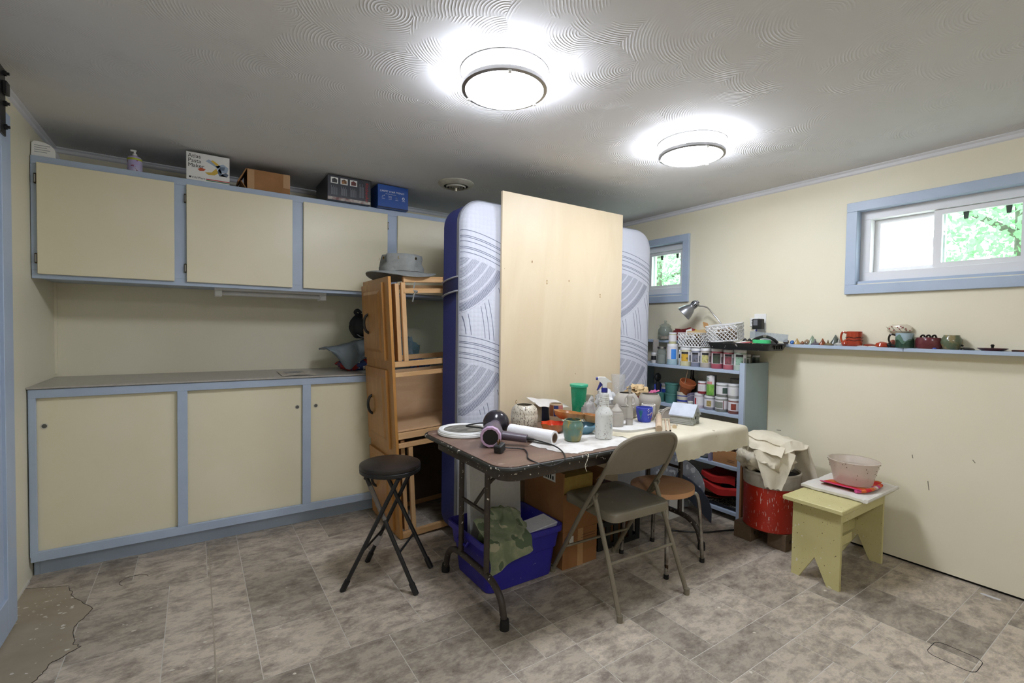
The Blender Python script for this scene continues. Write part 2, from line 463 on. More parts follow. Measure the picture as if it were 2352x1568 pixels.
# windows: blue casing boards, vinyl frame, two sliding sashes with glass
m_pane = pane_mat('window_glass', 'f1fbf6'); m_pane2 = pane_mat('window_glass_hazy', 'ffffff', .05, .28)
m_gasket = M('dark_gasket', '3c403e', rough=.7)
def window(nm, ya, yb):
    t = thing(nm, None, None, (XR, (ya+yb)/2, WZ0), kind='structure'); cy = (ya+yb)/2
    X = lambda x: x-XR
    Yl = lambda v: v-cy
    Z = lambda v: v-WZ0
    oy0, oy1, oz0, oz1 = ya-.052, yb+.048, 1.538, 2.094; iy0, iy1, iz0, iz1 = ya+.008, yb-.008, 1.594, 2.039
    for a, c in (((oy0, iz1), (oy1, oz1)), ((oy0, oz0), (oy1, iz0)), ((oy0, iz0), (iy0, iz1)), ((iy1, iz0), (oy1, iz1))):
        MB().box((X(3.338), Yl(a[0]), Z(a[1])), (X(3.36), Yl(c[0]), Z(c[1])), .002).obj('casing', m_blue, t)
    b = MB()
    b.box((0, Yl(ya), Z(WZ0)), (.05, Yl(yb), Z(WZ0)+.015)).box((0, Yl(ya), Z(WZ1)-.006), (.05, Yl(yb), Z(WZ1)))
    b.box((0, Yl(ya), Z(WZ0)), (.05, Yl(ya)+.006, Z(WZ1))).box((0, Yl(yb)-.006, Z(WZ0)), (.05, Yl(yb), Z(WZ1)))
    b.obj('reveal', m_blue, t, smooth=False)
    fy0, fy1, fz0, fz1 = ya+.002, yb-.002, WZ0+.016, WZ1-.002; fw_ = .054
    for (y0, z0_, y1, z1_) in ((fy0, fz0, fy1, fz0+fw_), (fy0, fz1-fw_, fy1, fz1), (fy0, fz0+fw_, fy0+fw_, fz1-fw_), (fy1-fw_, fz0+fw_, fy1, fz1-fw_)):
        MB().box((X(3.408), Yl(y0), Z(z0_)), (X(3.505), Yl(y1), Z(z1_)), .0015).obj('frame', m_vinyl, t)
    mid = cy+.012; a0, a1, c0, c1 = fy0+fw_, fy1-fw_, fz0+fw_, fz1-fw_
    def sash(y0, y1, x0, x1, pm, sw, nm2):
        b = MB(); z0_, z1_ = c0+.002, c1-.002
        b.box((X(x0), Yl(y0), Z(z0_)), (X(x1), Yl(y1), Z(z0_)+sw)).box((X(x0), Yl(y0), Z(z1_)-sw), (X(x1), Yl(y1), Z(z1_)))
        b.box((X(x0), Yl(y0), Z(z0_)+sw), (X(x1), Yl(y0)+sw*1.35, Z(z1_)-sw)).box((X(x0), Yl(y1)-sw*1.35, Z(z0_)+sw), (X(x1), Yl(y1), Z(z1_)-sw))
        q = b.obj('sash', m_vinyl, t, smooth=False)
        MB().box((X((x0+x1)/2-.002), Yl(y0)+sw*1.3, Z(z0_)+sw-.002), (X((x0+x1)/2+.002), Yl(y1)-sw*1.3, Z(z1_)-sw+.002)).obj('pane', pm, q, smooth=False)
        return q
    sash(mid-.01, a1-.0005, 3.468, 3.492, m_pane2, .022, 'a')
    q = sash(a0, mid+.03, 3.428, 3.452, m_pane, .026, 'b')
    MB().box((X(3.455), Yl(mid+.028), Z(1.79)), (X(3.462), Yl(mid+.04), Z(1.845)), .001).obj('latch', m_vinyl, q)
    for k in (.25, .72):
        y = a0+(mid-a0)*k
        MB().prism([(Yl(y-.012), Z(c1-.028)), (Yl(y+.012), Z(c1-.028)), (Yl(y+.008), Z(c1-.066)), (Yl(y-.008), Z(c1-.066))], X(3.452), X(3.46), 'yz').obj('clip', m_gasket, q, smooth=False)
    return t
window('window_1', *W1); window('window_2', *W2)

# sliding door at the left edge: stile, rails, recessed panel, hanger strap with bolts
t = thing('door_1', None, None, (-.645, 2.853, 0), kind='structure')
m_bluedoor = m_blue
MB().box((-.042, -.115, .012), (0, 0, 2.16), .002).obj('stile', m_bluedoor, t)
MB().box((-.042, -.915, .012), (0, -.80, 2.16), .002).obj('stile', m_bluedoor, t)
MB().box((-.042, -.80, .012), (0, -.115, .161), .002).obj('rail', m_bluedoor, t)
MB().box((-.042, -.80, 2.0), (0, -.115, 2.16), .002).obj('rail', m_bluedoor, t)
MB().box((-.035, -.80, .161), (-.012, -.115, 2.0)).obj('panel', m_bluedoor, t)
hg = MB().box((.0005, -.15, 2.05), (.006, -.082, 2.318), .001).obj('hanger_strap', m_blkmetal, t)
for z in (2.085, 2.178, 2.298): MB().lathe([(0, 0), (.011, 0), (.011, .008), (.006, .008), (.006, .016), (0, .016)], seg=8, M4=axis_m((.0062, -.1, z), (.1, -.1, z))).obj('bolt', m_blkmetal, hg)
MB().box((.0062, -.125, 2.212), (.02, -.085, 2.262), .002).obj('bracket', m_blkmetal, hg)
MB().box((-.054, -1.6, 2.2), (-.046, -.16, 2.24)).obj('rail_track', m_blkmetal, t)

# ------------------------------------------------------------------ outside the windows
m_grass = M('lawn', '8b917c', '9aa08a', scale=20, rough=.9, coord='World')
struct(MB().box((XR+.26, -12, 1.3), (24, 16, 1.42)).obj('ground', m_grass, smooth=False))
s = NT('leaf'); s.set(s.ramp(s.noise(s.coord('World'), 3), [(.35, '5f9a5c'), (.65, '98c894')]), .6)
tr = s.n('ShaderNodeBsdfTranslucent'); tr.inputs[0].default_value = lin('9bd49a'); mx = s.n('ShaderNodeMixShader'); mx.inputs[0].default_value = .5
s.l(s.b.outputs[0], mx.inputs[1]); s.l(tr.outputs[0], mx.inputs[2]); s.l(mx.outputs[0], s.out.inputs[0]); m_leaf = s.m
m_bark = M('bark', '6f6a60', '4e4a42', scale=8, rough=.9)
def tree(loc, n, R, H, label, seed):
    rnd = random.Random(seed); t = thing('tree', label, 'tree', loc, group='trees outside the windows')
    MB().tube([(0, 0, 0), (.05, .03, 1.2), (-.05, .1, 2.6), (.1, .1, H)], [.13, .1, .08, .03], 8).obj('trunk', m_bark, t)
    for k in range(6):
        a = rnd.uniform(0, 2*PI); z = rnd.uniform(.7, 2.2)
        MB().tube([(0, .05, z), (R*.45*math.cos(a), R*.45*math.sin(a), z+.5), (R*.9*math.cos(a), R*.9*math.sin(a), z+1.1)], [.05, .03, .012], 6).obj('branch', m_bark, t)
    b = MB()
    for i in range(n):
        a = rnd.uniform(0, 2*PI); q = R*math.sqrt(rnd.random()); z = rnd.uniform(.35, H)
        c = Vector((q*math.cos(a), q*math.sin(a), z)); sz = rnd.uniform(.028, .06)
        X = Vector((rnd.uniform(-1, 1), rnd.uniform(-1, 1), rnd.uniform(-1, 1))).normalized(); Yv = X.orthogonal().normalized()
        Yv = Matrix.Rotation(rnd.uniform(0, 6.28), 3, X) @ Yv; Zv = X.cross(Yv)
        b.add([c-X*sz, c+Yv*sz*.55+Zv*sz*.1, c+X*sz, c-Yv*sz*.55+Zv*sz*.1], [(0, 1, 2), (0, 2, 3)])
    o = b.obj('foliage', m_leaf, t, smooth=False, recalc=False); o['kind'] = 'stuff'
tree((8.2, 1.3, 1.42), 7500, 1.5, 3.2, 'leafy green tree seen through the large right-hand window', 3)
tree((8.4, 6.9, 1.42), 9000, 1.9, 3.2, 'leafy green tree seen through the small window beside the mattress', 5)

# ------------------------------------------------------------------ ceiling lamps and vent
m_glow = emis('lamp_glass', 'edf2fd', LAMP_STRENGTH)
def lamp(x, y, label):
    z = zc(x); t = thing('ceiling_lamp', label, 'lamp', (x, y, z), group='flush ceiling lamps')
    MB().lathe([(0, -.0006), (.178, -.0006), (.178, -.006), (.172, -.006), (.172, -.003), (0, -.003)], seg=64).obj('base_ring', m_nickel, t)
    MB().lathe([(.168, -.005), (.166, -.06), (.155, -.066), (0, -.069)], seg=64).obj('glass_shade', m_glow, t)
    MB().lathe([(.1675, -.054), (.171, -.054), (.171, -.068), (.157, -.071), (.157, -.067), (.1675, -.064), (.1675, -.054)], seg=64).obj('lower_ring', m_nickel, t)
    for k in range(3):
        a = .6+k*2*PI/3
        MB().box((-.006, -.004, -.078), (.006, .008, -.068), .001, M4=Matrix.Rotation(a, 4, 'Z') @ Matrix.Translation((0, .158, 0))).obj('clip', m_white, t)
lamp(1.035, 1.63, 'larger-looking round ceiling lamp nearest the camera, above the folding table')
lamp(1.035, -.75, 'added round fill lamp above and behind the camera, out of view, lifting the shadows')  # unseen extra lamp, added to lift the shadows
lamp(2.233, 1.622, 'round ceiling lamp farther right, nearer the window wall')
vx, vy = 1.53, 3.03
t = thing('ceiling_vent', 'round off-white ceiling air vent with dark concentric rings above the mattress', 'vent', (vx, vy, zc(vx)))
m_vent = M('vent_enamel', 'b9b6a8', 'a5a193', scale=20, rough=.45)
MB().lathe([(.126, 0), (.127, -.006), (.112, -.02), (.088, -.026), (.084, -.022), (.1, -.012), (.1, -.002)], seg=40).obj('flange', m_vent, t)
MB().lathe([(0, -.001), (.084, -.001), (.084, -.021), (0, -.021)], seg=32).obj('duct', m_dark, t)
for r in (.066, .046, .028): MB().lathe([(r, -.0215), (r+.004, -.0215), (r+.001, -.034), (r-.002, -.034), (r, -.0215)], seg=32).obj('ring', m_vent, t)
MB().lathe([(0, -.033), (.014, -.033), (.014, -.0215), (0, -.0215)], seg=16).obj('hub', m_vent, t)
MB().box((-.006, -.006, -.055), (.006, .006, -.0335), .001).obj('damper_knob', M('knob_cream', 'd8cfb8', rough=.5), t)
# ------------------------------------------------------------------ base cabinet and counter
t = thing('base_cabinet', 'long light blue base cabinet with cream sliding doors along the back wall', 'cabinet', (XL+.004, 3.274, 0))
ox, oy = XL+.004, 3.274
bx = lambda a, b, bev=0: MB().box((a[0]-ox, a[1]-oy, a[2]), (b[0]-ox, b[1]-oy, b[2]), bev)
XE = 2.55
bx((-.672, 3.345, 0), (XE, 3.366, .1)).obj('toe_kick', m_blue, t)
bx((-.694, 3.345, 0), (-.673, 3.862, .1)).obj('toe_kick', m_blue, t)
bx((-.694, 3.36, .1), (XE, 3.862, .118)).obj('bottom_panel', m_blue, t)
bx((-.694, 3.275, .118), (-.676, 3.862, .962)).obj('side_panel', m_blue, t)
bx((-.692, 3.274, .091), (XE, 3.294, .139), .0015).obj('rail', m_blue, t)
bx((-.692, 3.274, .917), (XE, 3.294, .962), .0015).obj('rail', m_blue, t)
edges = [(-.692, -.667), (-.089, -.041), (.572, .621), (1.24, 1.29), (1.9, 1.95)]
for a, c in edges: bx((a, 3.274, .139), (c, 3.294, .917), .0015).obj('stile', m_blue, t)
holes = {0: [(-.640, .772)], 1: [(.543, .773)], 2: [(.655, .774)], 3: [(1.34, .774)]}
m_pull = M('pull_ring', 'cfcabb', rough=.35, metal=.3); m_pullin = M('pull_cup', '5b5a52', rough=.6)
for i in range(4):
    a = edges[i][1]-.006; c = edges[i+1][0]+.006
    d = bx((a, 3.2965+(.004 if i % 2 else 0), .134), (c, 3.305+(.004 if i % 2 else 0), .922)).obj('door', m_panel, t)
    for hx, hz in holes[i]:
        yy_ = 3.2963+(.004 if i % 2 else 0)-oy
        p = MB().lathe([(.0105, 0), (.0105, .0018), (.0145, .0022), (.0145, 0)], seg=20, M4=axis_m((hx-ox, yy_, hz), (hx-ox, yy_-1, hz))).obj('finger_pull', m_pull, d)
        MB().lathe([(0, .0004), (.0105, .0004), (.0105, .0009), (0, .0009)], seg=16, M4=axis_m((hx-ox, yy_, hz), (hx-ox, yy_-1, hz))).obj('pull_cup', m_pullin, d)
m_lam = M('grey_laminate', 'b5b0a8', 'aaa59c', scale=60, rough=.32, coord='World')
t = thing('countertop', 'grey laminate countertop running along the back wall', 'countertop', (XL+.002, 3.268, .9625))
MB().box((0, 0, .002), (XE+.7, .6, .0105)).obj('surface', m_lam, t)
MB().box((0, .0005, -.0003), (XE+.7, .598, .0018)).obj('edge_strip', M('counter_edge', '4a4a46', rough=.6), t)

# ------------------------------------------------------------------ wall cabinet
t = thing('wall_cabinet', 'long light blue wall cabinet with cream flat doors under the ceiling', 'cabinet', (XL+.003, 3.387, 1.523)); ox, oy, oz = XL+.003, 3.387, 1.523
cb = lambda a, b, bev=0: MB().box((a[0]-ox, a[1]-oy, a[2]-oz), (b[0]-ox, b[1]-oy, b[2]-oz), bev)
XU = 1.95
cb((-.697, 3.405, 2.128), (XU, 3.868, 2.146)).obj('top_panel', m_blue, t)
cb((-.697, 3.405, 1.535), (XU, 3.868, 1.553)).obj('bottom_panel', m_blue, t)
cb((-.697, 3.405, 1.553), (-.68, 3.868, 2.128)).obj('side_panel', m_blue, t)
cb((-.697, 3.387, 1.523), (XU, 3.405, 1.566), .0015).obj('rail', m_blue, t)
cb((-.697, 3.387, 2.105), (XU, 3.405, 2.148), .0015).obj('rail', m_blue, t)
dd = [(-.672, -.101), (-.043, .525), (.591, 1.156), (1.231, 1.80)]
st = [(-.697, -.655), (-.12, -.025), (.505, .61), (1.14, 1.25), (1.78, XU)]
for a, c in st: cb((a, 3.387, 1.566), (c, 3.405, 2.105)).obj('stile', m_blue, t)
m_hinge = M('aged_hinge', '4a4236', rough=.4, metal=.8)
for i, (a, c) in enumerate(dd):
    d = cb((a, 3.3675, 1.546), (c, 3.3862, 2.112), .002).obj('door', m_panel, t)
    hx = c+.005 if i == 2 else a-.006
    if i < 3:
        for hz in (1.625, 2.03):
            q = cb((hx-.005, 3.372, hz-.026), (hx+.005, 3.3868, hz+.026), .002).obj('hinge', m_hinge, d)
            q2 = cb((hx-.003, 3.369, hz-.02), (hx+.003, 3.3725, hz+.02), .001).obj('hinge_pin', m_nickel, d)

# under-cabinet light
t = thing('under_cabinet_light', 'unlit white strip light fixed under the wall cabinet', 'light fixture', (.1, 3.5, 1.535))
MB().box((0, 0, -.02), (.665, .11, -.0005), .002).obj('housing', m_white, t)
MB().tube([(.03, .05, -.036), (.635, .05, -.036)], .014, 12).obj('tube', M('tube_glass', 'dedfe2', rough=.2), t)
for x in (0, .625): MB().box((x, 0, -.058), (x+.04, .11, -.02), .003).obj('end_cap', m_white, t)

# ------------------------------------------------------------------ boxes on top of the wall cabinet
ZT = 2.1485
FX = lambda o: frame3(o, (1, 0, 0), (0, 0, 1), (0, -1, 0))
m_card = M('kraft_card', 'a8794c', '9c6f44', scale=9, rough=.8, coord='Object', bump=.05)
m_tape = M('paper_tape', 'b98f63', rough=.5)
m_wcard = M('white_card', 'e6e5e1', rough=.45); m_prblack = M('print_black', '1c1c1c', rough=.6); m_prred = M('print_red', 'b3272b', rough=.6)
m_prgreen = M('print_green', '2f6b45', rough=.6); m_prwhite = M('print_white', 'e8eaee', rough=.5); m_prgrey = M('print_grey', '8a8d93', rough=.6)
t = thing('pasta_maker_box', 'white printed pasta maker box with bold black title on top of the wall cabinet', 'box', (-.043, 3.392, ZT))
MB().box((0, 0, 0), (.218, .12, .162), .001).obj('carton', m_wcard, t)
text('lettering', 'Atlas\nPasta\nMaker', .0315, m_prblack, t, FX((.008, -.0003, .131)), space=.87)
text('maker_lettering', 'VillaWare', .017, m_prblack, t, FX((.026, -.0003, .011)))
MB().box((.013, -.0007, .012), (.024, 0, .022)).obj('logo_mark', m_prblack, t)
MB().box((.098, -.0007, .013), (.218, 0, .018)).obj('red_stripe', m_prred, t); MB().box((.098, -.0007, .006), (.218, 0, .011)).obj('green_stripe', m_prgreen, t)
pic = lambda P, nm, mt, h=-.0007: MB().prism(P, h, 0, 'xz').obj(nm, mt, t, smooth=False)
m_st = M('print_steel', '9fb0c4', rough=.6); m_std = M('print_steel_dark', '5e6d80', rough=.6)
pic([(.095, .122), (.112, .134), (.172, .104), (.158, .09)], 'picture_hopper', m_st)
pic([(.12, .128), (.133, .133), (.165, .11), (.15, .103)], 'picture_dough', M('print_yellow', 'd9b64a', rough=.6), -.0009)
pic([(.145, .1), (.185, .118), (.212, .1), (.206, .072), (.17, .062)], 'picture_body', m_st)
pic([(.168, .1), (.195, .103), (.19, .082), (.17, .08)], 'picture_panel', m_std, -.0009)
pic([(.155, .07), (.17, .1), (.178, .06), (.205, .045), (.212, .06), (.2, .07), (.165, .045)], 'picture_stand', m_std)
pic([(.092, .055), (.125, .06), (.15, .088), (.158, .06), (.14, .045), (.11, .042)], 'picture_noodles', M('print_yellow2', 'cfae45', rough=.6), -.0009)
pic([(.056, .068), (.072, .079), (.096, .072), (.085, .06), (.066, .058)], 'picture_tomato', M('print_orange', 'c2562f', rough=.6))
t = thing('cardboard_box', 'open plain brown cardboard box on top of the wall cabinet', 'box', (.27, 3.41, ZT))
W_, D_, H_ = .246, .24, .128
for a, c in (((0, 0, 0), (W_, .004, H_)), ((0, D_-.004, 0), (W_, D_, H_)), ((W_-.004, .004, 0), (W_, D_-.004, H_)), ((0, .004, 0), (W_-.004, D_-.004, .004)), ((0, .004, H_-.004), (W_-.004, D_-.004, H_))):
    MB().box(a, c).obj('side', m_card, t)
MB().prism([(0, H_), (-.005, H_+.002), (-.052, H_-.085), (-.046, H_-.09)], .004, D_-.03, 'xz').obj('flap', m_card, t, smooth=False)
MB().prism([(0, .004), (-.03, .05), (-.034, .048), (-.003, 0)], .01, D_-.01, 'xz').obj('flap', m_card, t, smooth=False)
MB().box((.004, -.0008, .004), (.04, 0, H_-.004)).obj('tape', m_tape, t); MB().box((.206, -.0008, .04), (.246, 0, H_)).obj('tape', m_tape, t)
t = thing('mixer_box', 'dark charcoal appliance box with three small pictures and red vertical lettering', 'box', (.735, 3.342, ZT))
m_char = M('charcoal_card', '2f3038', rough=.4)
MB().box((0, 0, 0), (.287, .36, .163), .001).obj('carton', m_char, t)
MB().box((.001, -.0007, .0005), (.286, 0, .02)).obj('photo_strip', M('box_photo_strip', 'c9c4bb', '6e3b38', scale=25, rough=.4), t)
for k, x in enumerate((.02, .083, .146)):
    p = MB().box((x, -.0007, .11), (x+.048, 0, .15)).obj('picture', m_wcard, t)
    MB().prism([(x+.008, .115), (x+.04, .115), (x+.042, .135), (x+.025, .146), (x+.008, .138)], -.001, -.0007, 'xz').obj('picture_inset', M('inset%d' % k, ('44484f', 'b07a4a', '8c3a34')[k], '2d2320', scale=60, rough=.5), p, smooth=False)
    MB_ = MB()
    for i in range(6): MB_.box((x+.004+i*.007, -.0007, .035), (x+.0065+i*.007, 0, .095-(.012 if i % 2 else 0)))
    MB_.obj('small_print', m_prgrey, t, smooth=False)
MB_ = MB()
for i in range(4): MB_.box((.212+i*.0075, -.0007, .04), (.215+i*.0075, 0, .135-(.02 if i % 2 else 0)))
MB_.obj('small_print', m_prgrey, t, smooth=False)
text('lettering', 'KitchenAid', .03, m_prred, t, frame3((.252, -.0003, .148), (0, 0, -1), (1, 0, 0), (0, -1, 0)))
t = thing('stair_tread_box', 'bright blue carton lettered for carpet stair treads on the wall cabinet', 'box', (1.075, 3.345, ZT))
MB().box((0, 0, 0), (.225, .16, .162), .001).obj('carton', M('blue_card', '2250a0', rough=.35), t)
MB().box((.0, -.0006, 0), (.225, 0, .008)).obj('tape', M('dark_tape', '16233f', rough=.3), t)
text('lettering', 'CARPET STAIR TREADS', .0175, m_prwhite, t, FX((.014, -.0003, .112)))
text('lettering_small', 'with adhesive backing film', .0075, m_prwhite, t, FX((.055, -.0003, .098)))
for k, x in enumerate((.03, .08, .13, .18)):
    b = MB()
    if k == 0: b.tube([(x, -.0006, .075), (x+.008, -.0006, .088), (x+.012, -.0006, .08), (x+.02, -.0006, .092)], .0012, 5)
    elif k == 1: b.tube([(x, -.0006, .09), (x, -.0006, .075), (x+.02, -.0006, .075), (x+.02, -.0006, .085), (x, -.0006, .085)], .0012, 5)
    elif k == 2: b.tube([(x, -.0006, .08), (x+.012, -.0006, .092), (x+.012, -.0006, .072), (x, -.0006, .08)], .0012, 5)
    else: b.lathe([(.006, 0), (.01, 0), (.01, .0006), (.006, .0006)], seg=14, M4=axis_m((x+.008, 0, .082), (x+.008, -1, .082)))
    b.obj('icon', m_prwhite, t); MB().box((x-.002, -.0006, .064), (x+.02, 0, .066)).obj('caption', m_prwhite, t)
t = thing('plastic_case', 'small white plastic case with rounded top at the left end of the wall cabinet', 'case', (-.696, 3.40, ZT))
prof = [(0, 0), (.092, 0), (.092, .03)]+[(.03+.062*math.cos(a), .03+.047*math.sin(a)) for a in (.25, .5, .8, 1.1, 1.4, 1.57)]+[(.012, .077), (.002, .066)]
MB().prism(prof, 0, .1, 'xz').obj('shell', m_white, t)
for k in range(4): MB().box((.012, -.0006, .022+k*.011), (.06+(k % 2)*.012, 0, .0245+k*.011)).obj('printed_line', m_prgrey, t)
t = thing('spray_can', 'lilac and white pump bottle standing on the wall cabinet', 'bottle', (-.288, 3.5, 2.1465))
MB().lathe([(0, 0), (.034, 0), (.035, .003), (.035, .09), (.03, .103), (.014, .112), (.012, .112), (0, .112)], seg=24).obj('body', M('lilac_label', 'b7a8d6', 'd9d2e6', scale=14, rough=.4, spots=('8a4a62', .36, 40)), t)
MB().lathe([(.0353, .083), (.0353, .094), (.0345, .094), (.0345, .083)], seg=24).obj('band', M('lime_band', 'b6c03a', rough=.5), t)
q = MB().lathe([(0, .112), (.012, .112), (.012, .122), (.005, .126), (.005, .137), (0, .137)], seg=14).obj('pump_collar', m_white, t)
MB().box((-.02, -.005, .136), (.008, .005, .146), .002).obj('nozzle', m_white, q)

# ------------------------------------------------------------------ things on the counter
CT = .9735
t = thing('magazine', 'thin folded brochure lying on the grey countertop', 'magazine', (.565, 3.475, CT))
def pg(u, v): return ((u-.5)*.205+(v-.5)*.01, (v-.5)*.33, .0025+.006*math.sin(u*PI)*(1-v)+.003*v)
MB().grid(pg, 8, 4).solid(.0015).obj('cover', M('newsprint', 'd9d3c6', 'b9ae9b', scale=30, rough=.7), t)
MB().grid(lambda u, v: ((u-.5)*.2, (v-.5)*.32, .0008), 2, 2).solid(.0006).obj('inner_page', m_wcard, t)
for k in range(4): MB().box((-.07, -.02+k*.03, .0085), (.03+.02*(k % 2), -.008+k*.03, .009)).obj('printed_block', m_prgrey, t)
m_gcloth = M('grey_nylon', '7b858b', '6b757c', scale=9, rough=.55, bump=.2, bscale=25)
def lump(name, mat, parent, loc, R, seed, amp=.18, fr=3.0, seg=28, flat=None):
    b = MB(); n = seg; prof_ = 14
    vs = []; rows = []
    for j in range(prof_+1):
        ph = PI*j/prof_; row = []
        for i in range(n):
            a = 2*PI*i/n
            d = Vector((math.sin(ph)*math.cos(a), math.sin(ph)*math.sin(a), -math.cos(ph)))
            k = 1+amp*mnoise.fractal(d*fr+Vector((seed, seed*1.7, 0)), 1.0, 2.0, 3)
            p = Vector((d.x*R[0]*k, d.y*R[1]*k, d.z*R[2]*k))
            p.z = max(p.z+R[2]*.9, 0)
            row.append(b.bm.verts.new(p))
            if j in (0, prof_): break
        rows.append(row)
    for A, B in zip(rows, rows[1:]):
        for i in range(n):
            j = (i+1) % n; u = []
            for x in (A[i % len(A)], A[j % len(A)], B[j % len(B)], B[i % len(B)]):
                if x not in u: u.append(x)
            if len(u) > 2: b.bm.faces.new(u)
    return b.obj(name, mat, parent, loc, ang=60)
t = thing('patterned_bag', 'rolled red and blue patterned bag under the grey jacket', 'bag', (.985, 3.58, CT))
lump('fabric', M('red_pattern', 'a33028', '2c3d6b', scale=16, rough=.7, lo=.48, hi=.54, spots=[('d8cfc0', .36, 22)]), t, (0, 0, 0), (.13, .075, .055), 4)
t = thing('grey_jacket', 'folded grey jacket draped over the patterned bag on the countertop', 'jacket', (.95, 3.58, CT))
def jk(u, v):
    x = -.2+.34*u; zt_ = .165+.085*u+.012*nz(u*4, 1.5)
    pl = [(0, .135), (.12, .1), (.3, .02), (.4, .012), (.5, .04), (.7, .085), (1, .12)]
    zb_ = .1
    for (a, za), (c, zb2) in zip(pl, pl[1:]):
        if a <= u <= c: zb_ = za+(zb2-za)*(u-a)/(c-a)
    if v < .45: return (x+.02*v, .1-.2*v/.45, zt_-.012*(1-v/.45)+.008*nz(u*6, v*6, 4))
    k = (v-.45)/.55
    return (x+.02*v+.03*k*(1-u), -.1-.03*math.sin(k*PI)-.005*math.sin(u*18), zt_+(zb_-zt_)*k)
MB().grid(jk, 26, 20).solid(.012).obj('cloth', m_gcloth, t, ang=70)
MB().tube(spline([(.0, -.138, .2), (.015, -.142, .15), (.04, -.142, .12), (.07, -.142, .15), (.11, -.14, .17), (.09, -.142, .13), (.05, -.142, .1)], 6), .008, 6, flat=.4).obj('hem_fold', m_gcloth, t)
t = thing('black_bag', 'black padded bag on top of the grey jacket beside the drawer unit', 'bag', (1.05, 3.62, CT+.235))
lump('body', M('black_fabric', '14151a', '1d1f25', scale=20, rough=.6), t, (0, 0, 0), (.095, .08, .1), 9, .12)
MB().tube([(-.05, -.045, .03), (-.03, -.075, .012), (.02, -.085, .006), (.07, -.07, .012)], .004, 6).obj('piping', M('grey_piping', '9a9da3', rough=.5), t)
MB().tube(spline([(-.03, 0, .17), (-.055, 0, .195), (-.035, 0, .212), (-.01, 0, .19)], 5), .012, 7).obj('handle_loop', M('black_fabric', '14151a'), t)
t = thing('blue_plastic_bag', 'crumpled pale blue plastic bag behind the drawer unit on the countertop', 'bag', (1.40, 3.66, CT))
lump('film', M('pale_blue_film', '8fb4c9', 'a9c8d8', scale=9, rough=.35), t, (0, 0, 0), (.11, .1, .125), 14, .45, 3.2)
t = thing('print_cloth', 'small blue printed cloth bundle on the countertop behind the drawer unit', 'cloth', (1.42, 3.38, CT))
lump('fabric', M('blue_print', '2e4a94', '5d79b8', scale=30, rough=.8, spots=[('c9c5a8', .36, 26), ('7c2f35', .34, 34)]), t, (0, 0, 0), (.075, .06, .045), 6, .3)
t = thing('plastic_dome', 'clear plastic dome bowl upside down on the countertop', 'bowl', (1.66, 3.43, CT))
MB().lathe([(.12, 0), (.12, .004), (.112, .04), (.092, .075), (.06, .1), (.02, .11), (0, .111)], seg=32).obj('shell', clear_mat('clear_dome', 'eef0ee', .1, .35, 'b9bdb8'), t)
# ------------------------------------------------------------------ bed drawer unit standing on end
m_oak = wood('varnished_oak', 'a8743a', 'c08a4a', (3, 3, .5), 5, .35)
m_pine = wood('raw_pine', 'c79a68', 'd8b285', (5, 5, .6), 4, .6)
m_pineh = wood('raw_pine_long', 'c4955f', 'd9b284', (.6, 5, 5), 4, .6)
m_plyin = wood('plywood_inner', 'c9a27a', 'd3b08a', (1.5, 1.5, 3), 3, .6)
t = thing('bed_drawer_unit', 'wooden bed base with drawers standing on end beside the mattress', 'bed base', (1.028, 2.74, 0)); t.rotation_euler = (0, -.056, 0)
tb = lambda a, b, nm, mt, bev=.0015: MB().box(a, b, bev).obj(nm, mt, t)
tb((.004, 0, .002), (.022, .5, 1.60), 'side_panel', m_oak)
for i, (z0, z1, hz) in enumerate(((1.095, 1.57, 1.32), (.545, 1.035, .79), (.03, .49, .30))):
    b = MB(); y0, y1 = .085, .495
    A = [(-.010, y0, z0), (-.010, y1, z0), (-.010, y1, z1), (-.010, y0, z1)]
    Bq = [(.004, p[1], p[2]) for p in A]; i_ = .045
    Cq = [(-.010, y0+i_, z0+i_), (-.010, y1-i_, z0+i_), (-.010, y1-i_, z1-i_), (-.010, y0+i_, z1-i_)]
    Dq = [(-.017, y0+i_+.02, z0+i_+.02), (-.017, y1-i_-.02, z0+i_+.02), (-.017, y1-i_-.02, z1-i_-.02), (-.017, y0+i_+.02, z1-i_-.02)]
    E_ = [(-.0165, p[1], p[2]) for p in A]
    fs = [(3, 2, 1, 0)]
    for k in range(3): fs += [(4*k+j, 4*k+(j+1) % 4, 4*k+4+(j+1) % 4, 4*k+4+j) for j in range(4)]
    fs += [(12, 13, 14, 15)]
    b.add(Bq+A+Cq+Dq, fs); d = b.obj('drawer_front', m_oak, t, smooth=False)
    hy = .36
    MB().tube(spline([(-.010, hy, hz+.062), (-.03, hy, hz+.05), (-.042, hy, hz+.02), (-.042, hy, hz-.02), (-.03, hy, hz-.05), (-.010, hy, hz-.062)], 5), .0088, 8).obj('handle', m_blkmetal, d)
for z0, z1 in ((1.055, 1.088), (.995, 1.022), (.615, .652), (.562, .590), (.002, .038), (1.565, 1.60), (1.50, 1.528)):
    tb((.0225 if z0 < 1.4 else .10, 0, z0), (1.35, .028, z1), 'rail', m_pineh)
for z0, z1 in ((1.055, 1.088), (.60, .63), (.002, .038), (1.55, 1.58)): tb((.0225, .46, z0), (1.35, .488, z1), 'rail', m_pineh)
for a, c in (((.055, .0285, 1.0885), (.08, .09, 1.56)), ((.085, .004, 1.0885), (.112, .028, 1.5645)), ((.045, .0285, .0385), (.07, .1, .60)), ((.085, .003, .0385), (.112, .028, .561)), ((.30, .43, .0385), (.335, .459, .599))):
    tb(a, c, 'post', m_pine)
tb((.0225, .425, .653), (1.35, .437, .994), 'back_panel', m_plyin); tb((.0225, .03, .653), (1.35, .42, .665), 'tray_bottom', m_plyin)
